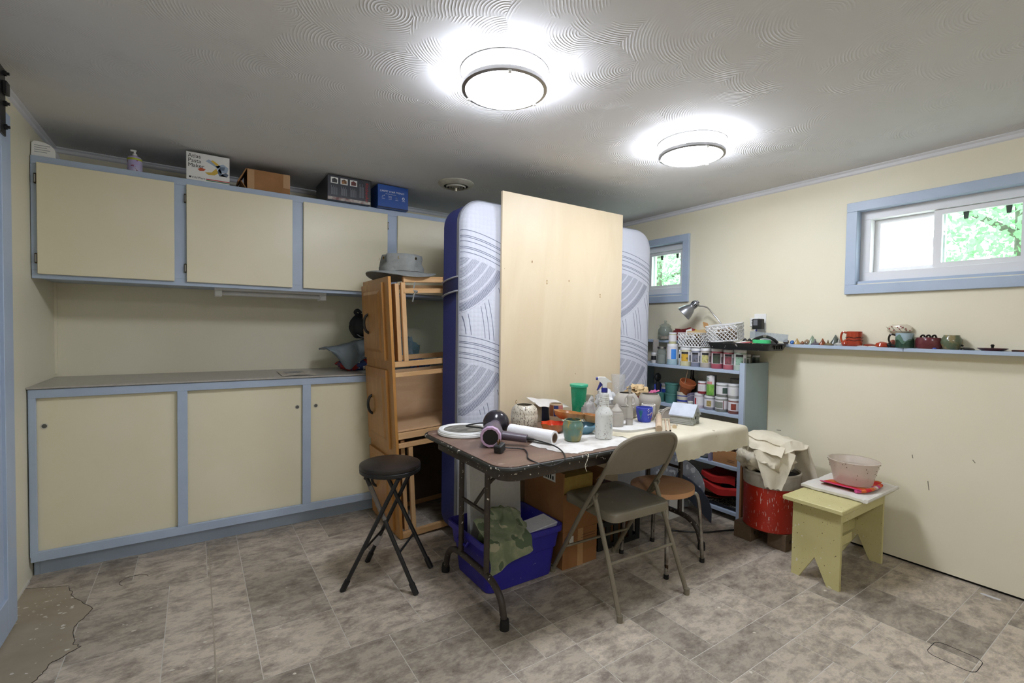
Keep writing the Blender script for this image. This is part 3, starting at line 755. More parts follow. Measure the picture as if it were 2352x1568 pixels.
tb((.12, .40, .06), (1.35, .412, .561), 'back_panel', M('dark_hardboard', '54422f', '48392a', scale=6, rough=.7))
# sun hat on the unit
m_hat = M('hat_canvas', '8f918e', '848683', scale=30, rough=.85, bump=.15, bscale=120)
t = thing('sun_hat', 'grey canvas sun hat with eyelets resting on top of the drawer unit', 'hat', (1.085, 2.90, 1.622), -.5); t.scale = (1.16, 1.16, 1.4)
def brim(u, v):
    a = 2*PI*u; r = .1+.068*v
    x, y = r*1.12*math.cos(a), r*.95*math.sin(a)
    return (x, y, .016-.012*v+.016*math.sin(2*a+.6)*v-.012*max(0, -math.cos(a))*v*v)
MB().grid(brim, 40, 6).solid(.003).obj('brim', m_hat, t, ang=60)
MB().lathe([(.104, .014), (.106, .035), (.104, .055), (.104, .078), (.094, .092), (.06, .096), (0, .09)], seg=40, sx=1.1, sy=.95,
           wob=lambda a, z: .16*nz(math.cos(a)*2, math.sin(a)*2, z*22)-(.16 if abs(a-3.75) < .3 and z > .04 else 0)).obj('crown', m_hat, t, ang=60)
MB().lathe([(.108, .016), (.109, .034), (.1, .034), (.1, .016)], seg=36, sx=1.1, sy=.95).obj('hat_band', m_hat, t)
m_brass = M('brass', '9a7b46', rough=.35, metal=1)
for a in (-2.35, -1.55, -.75, -3.0):
    p = Vector((math.cos(a)*.117, math.sin(a)*.1, .072)); q = p+Vector((math.cos(a), math.sin(a)*1.1, .1))
    e = MB().lathe([(.0035, 0), (.0035, .0015), (.0065, .0015), (.0065, 0)], seg=14, M4=axis_m(p, q)).obj('eyelet', m_brass, t)
    MB().lathe([(0, .0002), (.0036, .0002), (.0036, .0008), (0, .0008)], seg=10, M4=axis_m(p, q)).obj('eyelet_hole', m_dark, e)
MB().tube(spline([(.07, -.09, .006), (.085, -.105, -.03), (.08, -.11, -.07), (.1, -.115, -.075), (.085, -.112, -.085), (.075, -.11, -.12)], 6), .004, 6).obj('chin_strap', m_hat, t)

# ------------------------------------------------------------------ mattress
MX, MY, MWd, MH = 1.293, 2.45, 1.637, 2.06
t = thing('mattress', 'thick white patterned mattress with navy sides standing on its edge', 'mattress', (MX, MY, 0))
s = NT('mattress_cover'); co = s.coord('Object'); sx = s.n('ShaderNodeSeparateXYZ'); s.l(co, sx.inputs[0])
x_ = s.math('ADD', s.math('MODULO', s.math('ADD', sx.outputs[0], .05), 1.31), -.05); z_ = sx.outputs[2]
def dist(cx_, cz_):
    a = s.math('SUBTRACT', x_, cx_); b_ = s.math('SUBTRACT', z_, cz_)
    return s.math('SQRT', s.math('ADD', s.math('MULTIPLY', a, a), s.math('MULTIPLY', b_, b_)))
def between(v, a, b_): return s.math('MULTIPLY', s.math('GREATER_THAN', v, a), s.math('LESS_THAN', v, b_))
def lines(v, per, duty): return s.math('LESS_THAN', s.math('MODULO', s.math('ADD', v, 10), per), per*duty)
AND = lambda a, b_: s.math('MULTIPLY', a, b_)
OR = lambda a, b_: s.math('MAXIMUM', a, b_)
hatch = lines(s.math('ADD', z_, s.math('MULTIPLY', x_, .55)), .0085, .6)
def family(zo):
    rA = dist(-.1, .9+zo); rB = dist(-.25, 1.95+zo); rC = dist(-.95, 1.15+zo)
    mA = AND(between(rA, .835, .985), OR(lines(rA, .032, .12), lines(s.math('ADD', rA, .009), .064, .06)))
    below = s.math('LESS_THAN', rA, .82)
    mB = AND(AND(AND(between(rB, .34, .62), below), hatch), s.math('GREATER_THAN', s.math('MODULO', s.math('ADD', rB, .01), .056), .012))
    dk = AND(between(rB, .572, .61), below)
    mC = AND(AND(s.math('GREATER_THAN', rB, .635), below), AND(AND(lines(rC, .03, .13), s.math('GREATER_THAN', s.math('MODULO', s.math('ADD', rC, .01), .15), .035)), between(rC, .86, 1.34)))
    return OR(OR(mA, s.math('MULTIPLY', mB, .62)), OR(s.math('MULTIPLY', AND(dk, hatch), .95), mC))
half = s.math('GREATER_THAN', dist(-.1, .28), .99)
mask = OR(AND(family(0), half), AND(family(-.62), AND(s.math('SUBTRACT', 1, half), s.math('GREATER_THAN', z_, .78))))
base = s.mix(mask, 'c6c9d4', '646b80')
vo = s.n('ShaderNodeTexVoronoi'); vo.inputs['Scale'].default_value = 38; vo.inputs['Randomness'].default_value = .25; s.l(co, vo.inputs['Vector'])
s.set(base, .85); s.bump(s.math('SUBTRACT', 1, vo.outputs['Distance']), .4, .005); m_mat = s.m
m_navy = M('navy_side', '383f80', '333a78', scale=120, rough=.75, bump=.1, bscale=400)
m_mgrey = M('mattress_piping', '85878f', rough=.7)
out = lambda d: rrect(d, d, MWd-d, MH-d, max(.03, .14-d*.5), 8)
b = MB(); ring = []
for d, y in ((0, .055), (.004, .035), (.014, .018), (.03, .008), (.06, .002), (.12, -.001), (.25, -.002)):
    ring.append([b.bm.verts.new((p[0], y, p[1])) for p in out(d)])
for A, B_ in zip(ring, ring[1:]):
    n = len(A)
    for i in range(n): b.bm.faces.new((A[i], A[(i+1) % n], B_[(i+1) % n], B_[i]))
b.bm.faces.new(ring[-1]); b.obj('front_panel', m_mat, t, ang=80)
def band(y0, y1, off, nm, mt):
    b = MB(); P = out(-off); n = len(P)
    A = [b.bm.verts.new((p[0], y0, p[1])) for p in P]; B_ = [b.bm.verts.new((p[0], y1, p[1])) for p in P]
    for i in range(n): b.bm.faces.new((A[i], A[(i+1) % n], B_[(i+1) % n], B_[i]))
    return b, A, B_
b, A, B_ = band(.088, .268, 0, '', None); b.bm.faces.new(B_); b.obj('side_panel', m_navy, t, ang=60)
b, A, B_ = band(.054, .09, .002, '', None); b.obj('border_tape', m_mgrey, t, ang=60)
MB().tube([(p[0], .056, p[1]) for p in out(-.002)], .005, 6, closed=True).obj('piping', m_mgrey, t)
for z in (1.56, .62):
    b = MB().grid(lambda u, v: (-.003-.018*math.sin(u*PI)**.5, .062+u*.2, z-.035+v*.07+(-.028*u)), 12, 2).solid(.004)
    h = b.obj('handle_strap', M('navy_strap', '1b2044', rough=.7), t)
    for dz in (-.042, .042): MB().tube([(-.004-.02*math.sin(k/12*PI)**.5, .06+k/12*.205, z+dz-.028*k/12) for k in range(13)], .008, 7, flat=.7).obj('strap_edge', M('strap_grey', 'a3a4ad', rough=.7), h)
# plywood sheet leaning on the mattress
m_ply = wood('birch_plywood', 'cfbd9d', 'd8c8ab', (2.2, 2, .45), 2.2, .45)
PX0, PX1, PZ = 1.533, 2.56, 2.125
t = thing('plywood_sheet', 'tall pale birch plywood sheet leaning in front of the mattress', 'plywood', (PX0, 2.418, 0))
MB().box((0, 0, .001), (PX1-PX0, .0175, PZ), .001).obj('board', m_ply, t)
m_k1 = M('knot_ring', '8a6a40', rough=.6); m_k2 = M('knot_core', 'e0cfa8', rough=.6)
for kx, kz, r, full in ((.345, 1.60, .014, 1), (.815, 1.535, .013, 1), (.225, 1.72, .008, 0), (.53, 1.62, .007, 0), (.12, .845, .012, 1), (.6, 1.0, .004, 0), (.02, 1.66, .003, 0)):
    k = MB().lathe([(0, 0), (r*.75, 0), (r*.75, .0005), (0, .0005)], seg=14, sx=.7, sy=1.35, M4=axis_m((kx, 0, kz), (kx, -1, kz))).obj('knot', m_k1, t)
    if full: MB().lathe([(0, .0005), (r*.5, .0005), (r*.5, .0008), (0, .0008)], seg=12, sx=.7, sy=1.3, M4=axis_m((kx, 0, kz), (kx, -1, kz))).obj('knot_core', m_k2, t)

# ------------------------------------------------------------------ folding stool
t = thing('folding_stool', 'black round folding stool with crossed legs in front of the drawer unit', 'stool', (.83, 2.355, 0), math.radians(-39.8))
m_vin = M('black_vinyl', '1f1c1b', '2a2523', scale=8, rough=.38, bump=.08, bscale=60, spots=('6b6763', .27, 38))
MB().lathe([(0, .558), (.145, .558), (.152, .563), (.153, .578), (.151, .581)], seg=48).obj('seat_rim', m_blkmetal, t)
MB().lathe([(.151, .5815), (.154, .588), (.152, .600), (.138, .606), (0, .607)], seg=48).obj('seat', m_vin, t)
for sgn in (1, -1):
    for p in (1, -1):
        wy = .148 if sgn < 0 else .130
        a = Vector((sgn*.178, p*wy, .012)); c = Vector((-sgn*.085, p*(wy-.028), .556))
        MB().tube([a, c], .0105, 10).obj('leg', m_blkmetal, t)
        MB().tube([a+(a-c).normalized()*.0125, a+(c-a)*.075], .0145, 10).obj('foot_cap', m_black, t)
    wy = .148 if sgn < 0 else .130; k = .33
    x = sgn*.178*(1-k)-sgn*.085*k; z = .012+(.556-.012)*k
    MB().tube([(x, -wy+.008, z), (x, wy-.008, z)], .006, 8).obj('stretcher', m_blkmetal, t)
    MB().tube([(-sgn*.085, -.115, .552), (-sgn*.085, .115, .552)], .008, 8).obj('seat_bar', m_blkmetal, t)
    MB().tube([(0, -.135 if sgn > 0 else .121, .375), (0, -.115 if sgn > 0 else .143, .375)], .006, 8).obj('pivot', m_nickel, t)
a = Vector((-.178, .148, .012)); c = Vector((.085, .12, .556))
MB().tube([a.lerp(c, .17), a.lerp(c, .27)], .0165, 10).obj('leg_wrap', clear_mat('clear_wrap', 'ffffff', .2, .6, 'cfc9c4'), t)
a = Vector((.178, -.130, .012)); c = Vector((-.085, -.102, .556))
MB().tube([a.lerp(c, .62), a.lerp(c, .92)], .0118, 10).obj('leg_sleeve', M('grey_sleeve', '6d6660', rough=.5), t)

# ------------------------------------------------------------------ folding table
t = thing('folding_table', 'long brown laminate folding table with black edge and paint-flecked legs', 'table', (1.85, 1.96, 0)); ox, oy = 1.85, 1.96
TZ = .742
m_tlam = M('brown_laminate', '6f574b', '7d6556', scale=5, rough=.42, stretch=(1, 4, 1), coord='World', spots=[('a08a7c', .3, 9), ('cfc6ba', .27, 50)])
m_tedge = M('black_edge', '23231f', rough=.45, spots=('c5beb2', .34, 55), coord='World')
m_tmet = M('brown_metal', '332a25', '3d332c', scale=20, rough=.45, spots=('d5d0c6', .31, 60), coord='World')
P = rrect(1.0-ox, 1.56-oy, 2.70-ox, 2.36-oy, .085, 8)
def inset(P, d):
    c = [(p[0]*(1-d/.85), p[1]*(1-d/.4)) for p in P]; return c
MB().prism(inset(P, .006), TZ-.006, TZ).obj('table_top', m_tlam, t)
MB().tube([(p[0], p[1], TZ-.0105) for p in P], .0098, 8, closed=True).obj('edge_band', m_tedge, t)
MB().prism(inset(P, .004), TZ-.022, TZ-.0065).obj('core_board', M('core_board', '5a4a3c', rough=.8), t)
b = MB(); Q = inset(P, .05); Q2 = inset(P, .058); n = len(Q)
v = [b.bm.verts.new((p[0], p[1], z)) for z, PP in ((TZ-.022, Q), (TZ-.078, Q), (TZ-.078, Q2), (TZ-.022, Q2)) for p in PP]
for k in range(3):
    for i in range(n): b.bm.faces.new((v[k*n+i], v[k*n+(i+1) % n], v[(k+1)*n+(i+1) % n], v[(k+1)*n+i]))
b.obj('apron', m_tmet, t, smooth=False)
m_rub = M('rubber_foot', '161514', rough=.75)
for X, sg in ((1.105-ox, 1), (2.50-ox, -1)):
    for Y in (1.84-oy, 2.09-oy): MB().tube([(X, Y, .165), (X, Y, TZ-.024)], .0135, 12).obj('leg', m_tmet, t)
    fa, fb = 1.682-oy, 2.262-oy
    MB().tube(spline([(X, fa, .012), (X, fa+.012, .06), (X, fa+.03, .11), (X, fa+.075, .148), (X, fa+.16, .168), (X, fb-.16, .168), (X, fb-.075, .148), (X, fb-.03, .11), (X, fb-.012, .06), (X, fb, .012)], 5), .0155, 12).obj('foot_rail', m_tmet, t)
    for Y in (fa, fb): MB().lathe([(0, 0), (.021, 0), (.0215, .02), (.018, .045), (0, .046)], (X, Y, 0), 14).obj('foot_cap', m_rub, t)
    MB().tube([(X, 1.965-oy, TZ-.026), (X, 1.965-oy, TZ-.04)], .01, 8).obj('hinge_bar', m_tmet, t)
    MB().tube([(X, 1.84-oy, .45), (X, 2.09-oy, .45)], .009, 8).obj('cross_bar', m_tmet, t)
    MB().tube(spline([(X, 1.965-oy, .45), (X+sg*.1, 1.965-oy, .555), (X+sg*.2, 1.965-oy, .60), (X+sg*.27, 1.965-oy, .70)], 5), .0085, 8).obj('brace', m_tmet, t)
    MB().box((X+sg*.2-.014, 1.965-oy-.012, .585), (X+sg*.2+.014, 1.965-oy+.012, .64), .002).obj('brace_lock', m_tmet, t)

# ------------------------------------------------------------------ folding chair
t = thing('folding_chair', 'olive brown metal folding chair tucked toward the table', 'chair', (1.80, 1.685, 0), math.radians(-2.5))
m_olive = M('olive_metal', '7f7767', '766e5e', scale=6, rough=.38, spots=('b8b2a6', .24, 34))
hw = .222
fr = []
for sx_ in (-1, 1):   # front leg rises into the back post; drawn as one bent tube over the back
    pass
pts = [(-hw, .262, .012), (-hw, .03, .40), (-hw+.004, -.09, .585), (-hw+.012, -.155, .70)]
top = [(-hw+.035, -.185, .765), (-hw+.09, -.203, .797), (-.06, -.21, .807)]
L = pts+top; Rr = [(-p[0], p[1], p[2]) for p in L[::-1]]
MB().tube(spline(L+Rr, 6), .0115, 10).obj('back_frame', m_olive, t)
# curved back panel
def bk(u, v):
    x = -.2+.4*u; ax_ = abs(x)
    zt_ = .806-(max(0, ax_-.075)/.125)**2.2*.075; zb_ = .625-.012*math.cos(x*7)
    z = zb_+(zt_-zb_)*v
    y = -.107-(z-.615)*.53
    return (x*(1 if z > .7 else 1), y-.012*math.cos(x*7.5), z)
MB().grid(bk, 18, 8).solid(.003).obj('back_panel', m_olive, t, ang=60)
MB().tube([(Vector(bk(k/18, 0))+Vector((0, 0, .001))) for k in range(19)], .0045, 7).obj('panel_roll', m_olive, t)
MB().tube(spline([(-hw-.002, -.245, .012), (-hw+.006, -.17, .2), (-hw+.012, -.075, .43), (-hw+.012, -.045, .505)], 5), .0115, 10).obj('rear_leg', m_olive, t)
MB().tube(spline([(hw+.002, -.245, .012), (hw-.006, -.17, .2), (hw-.012, -.075, .43), (hw-.012, -.045, .505)], 5), .0115, 10).obj('rear_leg', m_olive, t)
for x, y in ((-hw-.002, -.2455), (hw+.002, -.2455), (-hw, .2625), (hw, .2625)): MB().lathe([(0, 0), (.014, 0), (.0145, .03), (0, .032)], (x, y, 0), 12).obj('foot_cap', m_olive, t)
sp_ = rrect(-.2, -.165, .2, .215, .05, 6)
sp_ = [(p[0]*(1-.0*p[1]), p[1]) for p in sp_]
b = MB(); z = .445
A = [b.bm.verts.new((p[0], p[1], z-.042)) for p in sp_]; B_ = [b.bm.verts.new((p[0], p[1], z-.008)) for p in sp_]
C_ = [b.bm.verts.new((p[0]*.96, p[1]*.96+.001, z)) for p in sp_]; D_ = [b.bm.verts.new((p[0]*.8, p[1]*.8+.005, z-.003)) for p in sp_]
E_ = [b.bm.verts.new((p[0]*.4, p[1]*.4+.01, z-.006)) for p in sp_]
for q, r_ in ((A, B_), (B_, C_), (C_, D_), (D_, E_)):
    n = len(q)
    for i in range(n): b.bm.faces.new((q[i], q[(i+1) % n], r_[(i+1) % n], r_[i]))
b.bm.faces.new(E_); b.solid(.0015).obj('seat', m_olive, t, ang=50)
for y, z in ((.09, .30),): MB().tube([(-hw, .09+.07, .177), (hw, .09+.07, .177)], .007, 8).obj('front_rung', m_olive, t)
MB().tube([(-hw+.003, -.163, .222), (hw-.003, -.163, .222)], .007, 8).obj('rear_rung', m_olive, t)
for sx_ in (-1, 1): MB().tube([(sx_*(hw-.008), .0, .43), (sx_*(hw-.008), -.05, .475), (sx_*(hw-.01), -.07, .52)], .006, 7).obj('side_link', m_olive, t)

# ------------------------------------------------------------------ school stool with fibre seat
t = thing('school_stool', 'small low stool with tan oval seat and worn chrome legs under the table', 'stool', (2.19, 1.73, 0))
m_tan = M('tan_fibre', 'c79468', 'cd9c72', scale=10, rough=.5, bump=.05)
MB().prism([(.185*math.cos(a)*(1 if True else 0), .165*math.sin(a)) for a in [2*PI*i/40 for i in range(40)]], .405, .432).obj('seat', m_tan, t)
m_wchr = M('worn_chrome', 'b9b6b0', '6f6a63', scale=14, rough=.3, metal=.9, spots=('4a3a30', .32, 22))
for x, y in ((-.142, -.15), (.178, -.142), (-.132, .174), (.15, .184)):
    MB().tube(spline([(x*.45, y*.45, .393), (x*.75, y*.72, .390), (x*.88, y*.86, .36), (x*.95, y*.95, .2), (x, y, .012)], 5), .0105, 10).obj('leg', m_wchr, t)
    MB().lathe([(0, 0), (.0135, 0), (.013, .022), (0, .023)], (x, y, 0), 12).obj('foot_cap', m_rub, t)
MB().prism([(.08*math.cos(a), .08*math.sin(a)) for a in [2*PI*i/20 for i in range(20)]], .398, .4045).obj('seat_plate', m_blkmetal, t)
# ------------------------------------------------------------------ cloths on the table
TT = TZ+.0005
m_canvas = M('raw_canvas', 'd6cfba', 'ccc4ac', scale=6, rough=.9, bump=.25, bscale=300, coord='World', spots=('a79c86', .27, 14))
t = thing('canvas_cloth', 'cream canvas cloth with frayed edge draped over the right end of the table', 'cloth', (2.3, 1.96, TT))
random.seed(5)
x0c, x1c, y0c, y1c = 1.83, 2.815, 1.425, 2.33
def cv(u, v):
    X = x0c+(x1c-x0c)*u; Y = y0c+(y1c-y0c)*v
    if u in (0, 1): X += .006*random.uniform(-1, 1)
    if v == 0: Y += .004*random.uniform(-1, 1)+.035*max(0, .3-u)+.0
    if u == 0: X += .05*math.sin(Y*9)+(1.72-Y)*.35*(Y < 1.8)
    if X < 2.075 and Y < 1.548: Y = 1.548-(1.548-Y)*(.2+.8*max(0, (X-2.035)/.04))
    ex = max(0, X-2.712); ey = max(0, 1.548-Y)
    z = .0018-(ex**2+ey**2)**.5*(.97)
    px = min(X, 2.712)+.2*min(ex, .02); py = max(Y, 1.548)-.2*min(ey, .02)
    if ey > .005: py -= .012*max(0, math.sin(X*23+1))*min(1, ey*12); z += .006*math.sin(X*14)
    if ex > .005: px += .012*max(0, math.sin(Y*21))*min(1, ex*12)
    if ex == 0 and ey == 0: z += .0012*abs(nz(X*9, Y*9))
    return (px-2.3, py-1.96, z)
b = MB().grid(cv, 60, 56); b.solid(.0016).obj('cloth', m_canvas, t, ang=70)
m_thread = M('frayed_thread', 'e3ddcb', rough=.9)
b = MB()
for k in range(46):
    Y = random.uniform(1.56, 1.75); X = 2.703+random.uniform(-.004, .01); z = -random.uniform(.05, .115)
    if k > 26: X, Y = random.uniform(2.6, 2.7), 1.543; z = -.135
    b.tube([(X-2.3, Y-1.96, z), (X-2.3+random.uniform(-.002, .014), Y-1.96-random.uniform(0, .012), z-.012), (X-2.3+random.uniform(-.004, .02), Y-1.96-random.uniform(0, .012), z-.026)], .0008, 4)
o = b.obj('frayed_edge', m_thread, t); o['kind'] = 'stuff'
t = thing('paint_rag', 'white stained rag with ragged border at the front edge of the table', 'cloth', (1.6, 1.75, TT))
rag = jag([(1.33, 1.83), (1.36, 1.66), (1.42, 1.585), (1.55, 1.60), (1.66, 1.595), (1.78, 1.60), (1.84, 1.66), (1.81, 1.8), (1.79, 1.99), (1.5, 2.0), (1.33, 1.83)], 7, .009)[:-1]
MB().prism([(p[0]-1.6, p[1]-1.75) for p in rag], 0, .0022).obj('cloth', M('stained_rag', 'd8d5d0', 'b9b4ac', scale=14, rough=.9, coord='World', lo=.45, hi=.75, bump=.4, bscale=60), t, smooth=False)
for P in ([(1.43, 1.59), (1.44, 1.553), (1.445, 1.535), (1.43, 1.50), (1.44, 1.47)], [(1.46, 1.592), (1.455, 1.556), (1.45, 1.54)], [(1.72, 1.6), (1.725, 1.553), (1.722, 1.54)], [(1.77, 1.6), (1.772, 1.553), (1.775, 1.54)]):
    pts = [(p[0]-1.6, p[1]-1.75 if p[1] > 1.549 else 1.545-1.75, .003 if p[1] > 1.549 else -(1.55-p[1])*.9) for p in P]
    MB().tube(spline(pts, 4), .0013, 5).obj('loose_thread', m_thread, t)
ZR = TT+.0024; ZC = TT+.0042

# ------------------------------------------------------------------ pots, cups and tools on the table
def pot(name, label, cat, loc, prof, mat, seg=32, inner=None, part='body', group=None, rz=0, sx=1, sy=1, wob=None):
    t = thing(name, label, cat, loc, rz, group)
    MB().lathe(prof, seg=seg, sx=sx, sy=sy, wob=wob).obj(part, mat, t, ang=50)
    if inner:
        r, z, mt = inner; MB().lathe([(0, z), (r, z)], seg=24, sx=sx, sy=sy).obj('interior', mt, t)
    return t
def vessel(pts, th=.004, bottom=.006):
    """closed wall from an outside profile [(r,z)..] going bottom to top"""
    return [(0, 0)]+pts+[(max(r-th, .001), z) for r, z in pts[::-1] if z > bottom]+[(0, bottom)]
t = thing('plaster_bat', 'round white plastic tub lid caked with grey clay on the table corner', 'lid', (1.185, 2.215, TT))
MB().lathe([(0, 0), (.138, 0), (.143, .004), (.142, .014), (.138, .016), (.139, .02), (.135, .026), (.118, .026), (.112, .02), (0, .02)], seg=56).obj('rim', m_white, t, ang=40)
MB().lathe([(0, .0203), (.1105, .0203), (.109, .022), (0, .0225)], seg=48).obj('dried_clay', M('dried_clay', '56544e', '8d897e', scale=14, rough=.9, stretch=(1, 4, 1), bump=.5, bscale=50), t)
# hair dryer
m_dry = M('plum_plastic', '584f5a', rough=.4); m_dry2 = M('smoke_plastic', '2e2a31', rough=.16)
A, B_ = Vector((1.135, 1.868, TT+.052)), Vector((1.262, 2.035, TT+.062))
t = thing('hair_dryer', 'dark plum hair dryer with diffuser lying on the table', 'hair dryer', (1.2, 1.95, TT)); O = Vector(t.location)
MM = axis_m(A-O, B_-O); ln_ = (B_-A).length
MB().lathe([(.036, 0), (.046, .004), (.05, .03), (.05, .09), (.044, .125), (.034, .15), (.031, ln_)], seg=28, M4=MM).obj('barrel', m_dry, t)
MB().lathe([(.036, -.003), (.046, -.003), (.049, .003), (.049, .012), (.046, .012)], seg=36, M4=MM, wob=lambda a, z: .035*(1 if math.sin(a*12) > .3 else 0)).obj('intake_ring', M('pink_plastic', 'c3a5c4', rough=.4), t)
MB().lathe([(0, .002), (.037, .002), (.037, -.0018), (0, -.0018)], seg=24, M4=MM).obj('intake_grille', m_black, t)
MB().lathe([(.031, ln_-.002), (.034, ln_+.012), (.058, ln_+.03), (.068, ln_+.052), (.068, ln_+.066), (.06, ln_+.07), (0, ln_+.07)], seg=32, M4=MM).obj('diffuser', m_dry2, t)
h0, h1 = A.lerp(B_, .42)-O+Vector((0, 0, -.008)), Vector((1.305, 1.815, TT+.036))-O
MB().tube([h0, h0.lerp(h1, .3), h0.lerp(h1, .75), h1], [.03, .026, .023, .023], 14, flat=.85).obj('handle', m_dry, t)
MB().tube([h1, h1+(h1-h0).normalized()*.035], [.009, .005], 8).obj('cord_guard', m_black, t)
c0 = h1+(h1-h0).normalized()*.034
cord = [c0, Vector((1.372, 1.70, TT+.02))-O, Vector((1.365, 1.62, TT+.006))-O, Vector((1.31, 1.548, TT-.004))-O, Vector((1.24, 1.542, TT-.016))-O, Vector((1.19, 1.552, TT-.004))-O, Vector((1.175, 1.62, TT+.0045))-O, Vector((1.225, 1.70, TT+.0045))-O, Vector((1.245, 1.76, TT+.006))-O, Vector((1.19, 1.79, TT+.012))-O, Vector((1.152, 1.793, TT+.02))-O]
MB().tube(spline(cord, 8), .0032, 7).obj('cord', m_black, t)
pl = MB().box((-.024, -.019, 0), (.024, .019, .038), .004, M4=Matrix.Translation(Vector((1.135, 1.785, TT+.003))-O) @ Matrix.Rotation(.5, 4, 'Z') @ Matrix.Rotation(-.25, 4, 'Y')).obj('plug', M('plug_grey', '2a2b2c', rough=.5), t)
for d in (-.007, .007): MB().box((-.0012+d*1.0, -.003, .0385), (.0012+d*1.0, .003, .058), M4=Matrix.Translation(Vector((1.135, 1.785, TT+.003))-O) @ Matrix.Rotation(.5, 4, 'Z') @ Matrix.Rotation(-.25, 4, 'Y')).obj('prong', m_brass, pl)
MB().tube(spline([Vector((1.24, 2.03, TT+.03))-O, Vector((1.205, 2.07, TT+.05))-O, Vector((1.17, 2.17, TT+.046))-O, Vector((1.25, 2.2, TT+.046))-O, Vector((1.33, 2.16, TT+.05))-O], 6), .004, 7).obj('cord_loop', m_black, t)
# paper towel roll
t = thing('paper_towel_roll', 'nearly used white paper towel roll lying beside the hair dryer', 'paper roll', (1.37, 1.86, ZR))
a, c = Vector((1.335, 2.0, .0345)), Vector((1.425, 1.755, .0345)); off = Vector((1.37, 1.86, 0))
MM = axis_m(a-off, c-off); L_ = (c-a).length
MB().lathe([(.024, 0), (.034, 0), (.034, L_), (.024, L_), (.024, 0)], seg=32, M4=MM).obj('paper', M('quilted_paper', 'e8e8ea', rough=.9, bump=.5, bscale=120), t)
MB().lathe([(.021, -.001), (.0238, -.001), (.0238, L_+.001), (.021, L_+.001), (.021, -.001)], seg=24, M4=MM).obj('core', M('cardboard_core', '8a7561', rough=.9), t)
m_speck = M('speckled_glaze', 'cdc5b4', 'bfb6a3', scale=9, rough=.28, spots=[('4a3f33', .385, 190), ('6a5a48', .37, 110)], stretch=(1, 1, .5))
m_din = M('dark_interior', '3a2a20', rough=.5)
pot('speckled_jar', 'wide speckled oatmeal jar with narrow mouth on the table', 'jar', (1.515, 2.135, ZR),
    vessel([(.066, 0), (.072, .006), (.075, .05), (.075, .082), (.0725, .086), (.074, .092), (.068, .115), (.054, .13), (.05, .134), (.046, .134)], .006), m_speck, inner=(.06, .07, m_din))
m_red = M('red_glaze', 'c8341f', 'd5502a', scale=10, rough=.25); m_amber = M('amber_glaze', 'b5652a', '8a4a1e', scale=18, rough=.3)
t = thing('scalloped_bowl', 'small wavy bowl, bright red inside and amber outside', 'bowl', (1.60, 1.985, ZR))
wv = lambda a, z: .11*math.sin(a*7)*(z/.05)**2
MB().lathe([(0, 0), (.035, 0), (.052, .012), (.062, .03), (.066, .05)], seg=56, wob=wv).obj('outside', m_amber, t)
MB().lathe([(0, .004), (.034, .004), (.05, .015), (.06, .032), (.066, .05)], seg=56, wob=wv).obj('inside', m_red, t)
m_ggreen = M('mottled_green', '5f7d70', '8a8450', scale=14, rough=.22, lo=.42, hi=.6, spots=('a58a4a', .36, 30))
pot('green_pot', 'small mottled green and blue rounded pot on the white rag', 'pot', (1.562, 1.782, ZR),
    vessel([(.034, 0), (.04, .006), (.048, .04), (.053, .065), (.05, .085), (.043, .096), (.044, .105), (.041, .106)], .004), m_ggreen, inner=(.045, .06, M('blue_inside', '2f5f74', rough=.2)))
m_sky = M('sky_glaze', '7fa9bb', '5f8ea3', scale=10, rough=.25); m_brown = M('honey_glaze', '9a6335', 'c18a50', scale=14, rough=.2)
pot('star_dish', 'pale blue dish with pointed rim under the brown lobed dish', 'dish', (1.735, 1.905, ZR),
    [(0, 0), (.05, 0), (.06, .012), (.083, .042), (.08, .043), (.055, .016), (.045, .006), (0, .006)], m_sky, seg=40, wob=lambda a, z: .13*math.cos(a*5)*(z/.043))
t = thing('lobed_dish', 'glossy brown pod-shaped dish with two hollows', 'dish', (1.755, 1.955, ZR+.046), -.59)
def pod(r, z, k): return [(0, z[0]), (r[0], z[0]), (r[1], z[1]), (r[2], z[2]), (r[2]-.006, z[2]), (r[1]-.008, z[1]), (r[0], z[0]+.006), (0, z[0]+.006)]
MB().lathe(pod((.034, .05, .056), (0, .016, .042), 0), seg=30, sx=1.6, sy=.9, M4=Matrix.Translation((-.055, 0, .012)) @ Matrix.Rotation(.12, 4, 'Y')).obj('large_hollow', m_brown, t)
MB().lathe(pod((.028, .04, .045), (0, .016, .04), 0), seg=30, sx=1.35, sy=.95, M4=Matrix.Translation((.075, 0, 0)) @ Matrix.Rotation(.12, 4, 'Y')).obj('small_hollow', m_brown, t)
t = pot('striped_tumbler', 'tall stoneware tumbler with rust, navy and pink panels', 'cup', (1.772, 2.175, ZR), vessel([(.033, 0), (.038, .02), (.0425, .06), (.0425, .09), (.038, .115), (.036, .116)], .004), M('tan_stoneware', 'b9a183', rough=.35), inner=(.038, .08, M('grey_inside', '9b968c', rough=.4)))
def patch(t, nm, prof, a0, a1, mt, n=8, off=.0006, sx=1, sy=1):
    b = MB(); rows = []
    for r, z in prof: rows.append([b.bm.verts.new(((r+off)*math.cos(a0+(a1-a0)*i/n)*sx, (r+off)*math.sin(a0+(a1-a0)*i/n)*sy, z)) for i in range(n+1)])
    for A_, B2 in zip(rows, rows[1:]):
        for i in range(n): b.bm.faces.new((A_[i], A_[i+1], B2[i+1], B2[i]))
    return b.obj(nm, mt, t)
FA = math.atan2(-.83, -.555)        # direction from the table toward the viewer
pr_ = [(.0405, .045), (.0425, .06), (.0425, .09), (.0395, .108)]
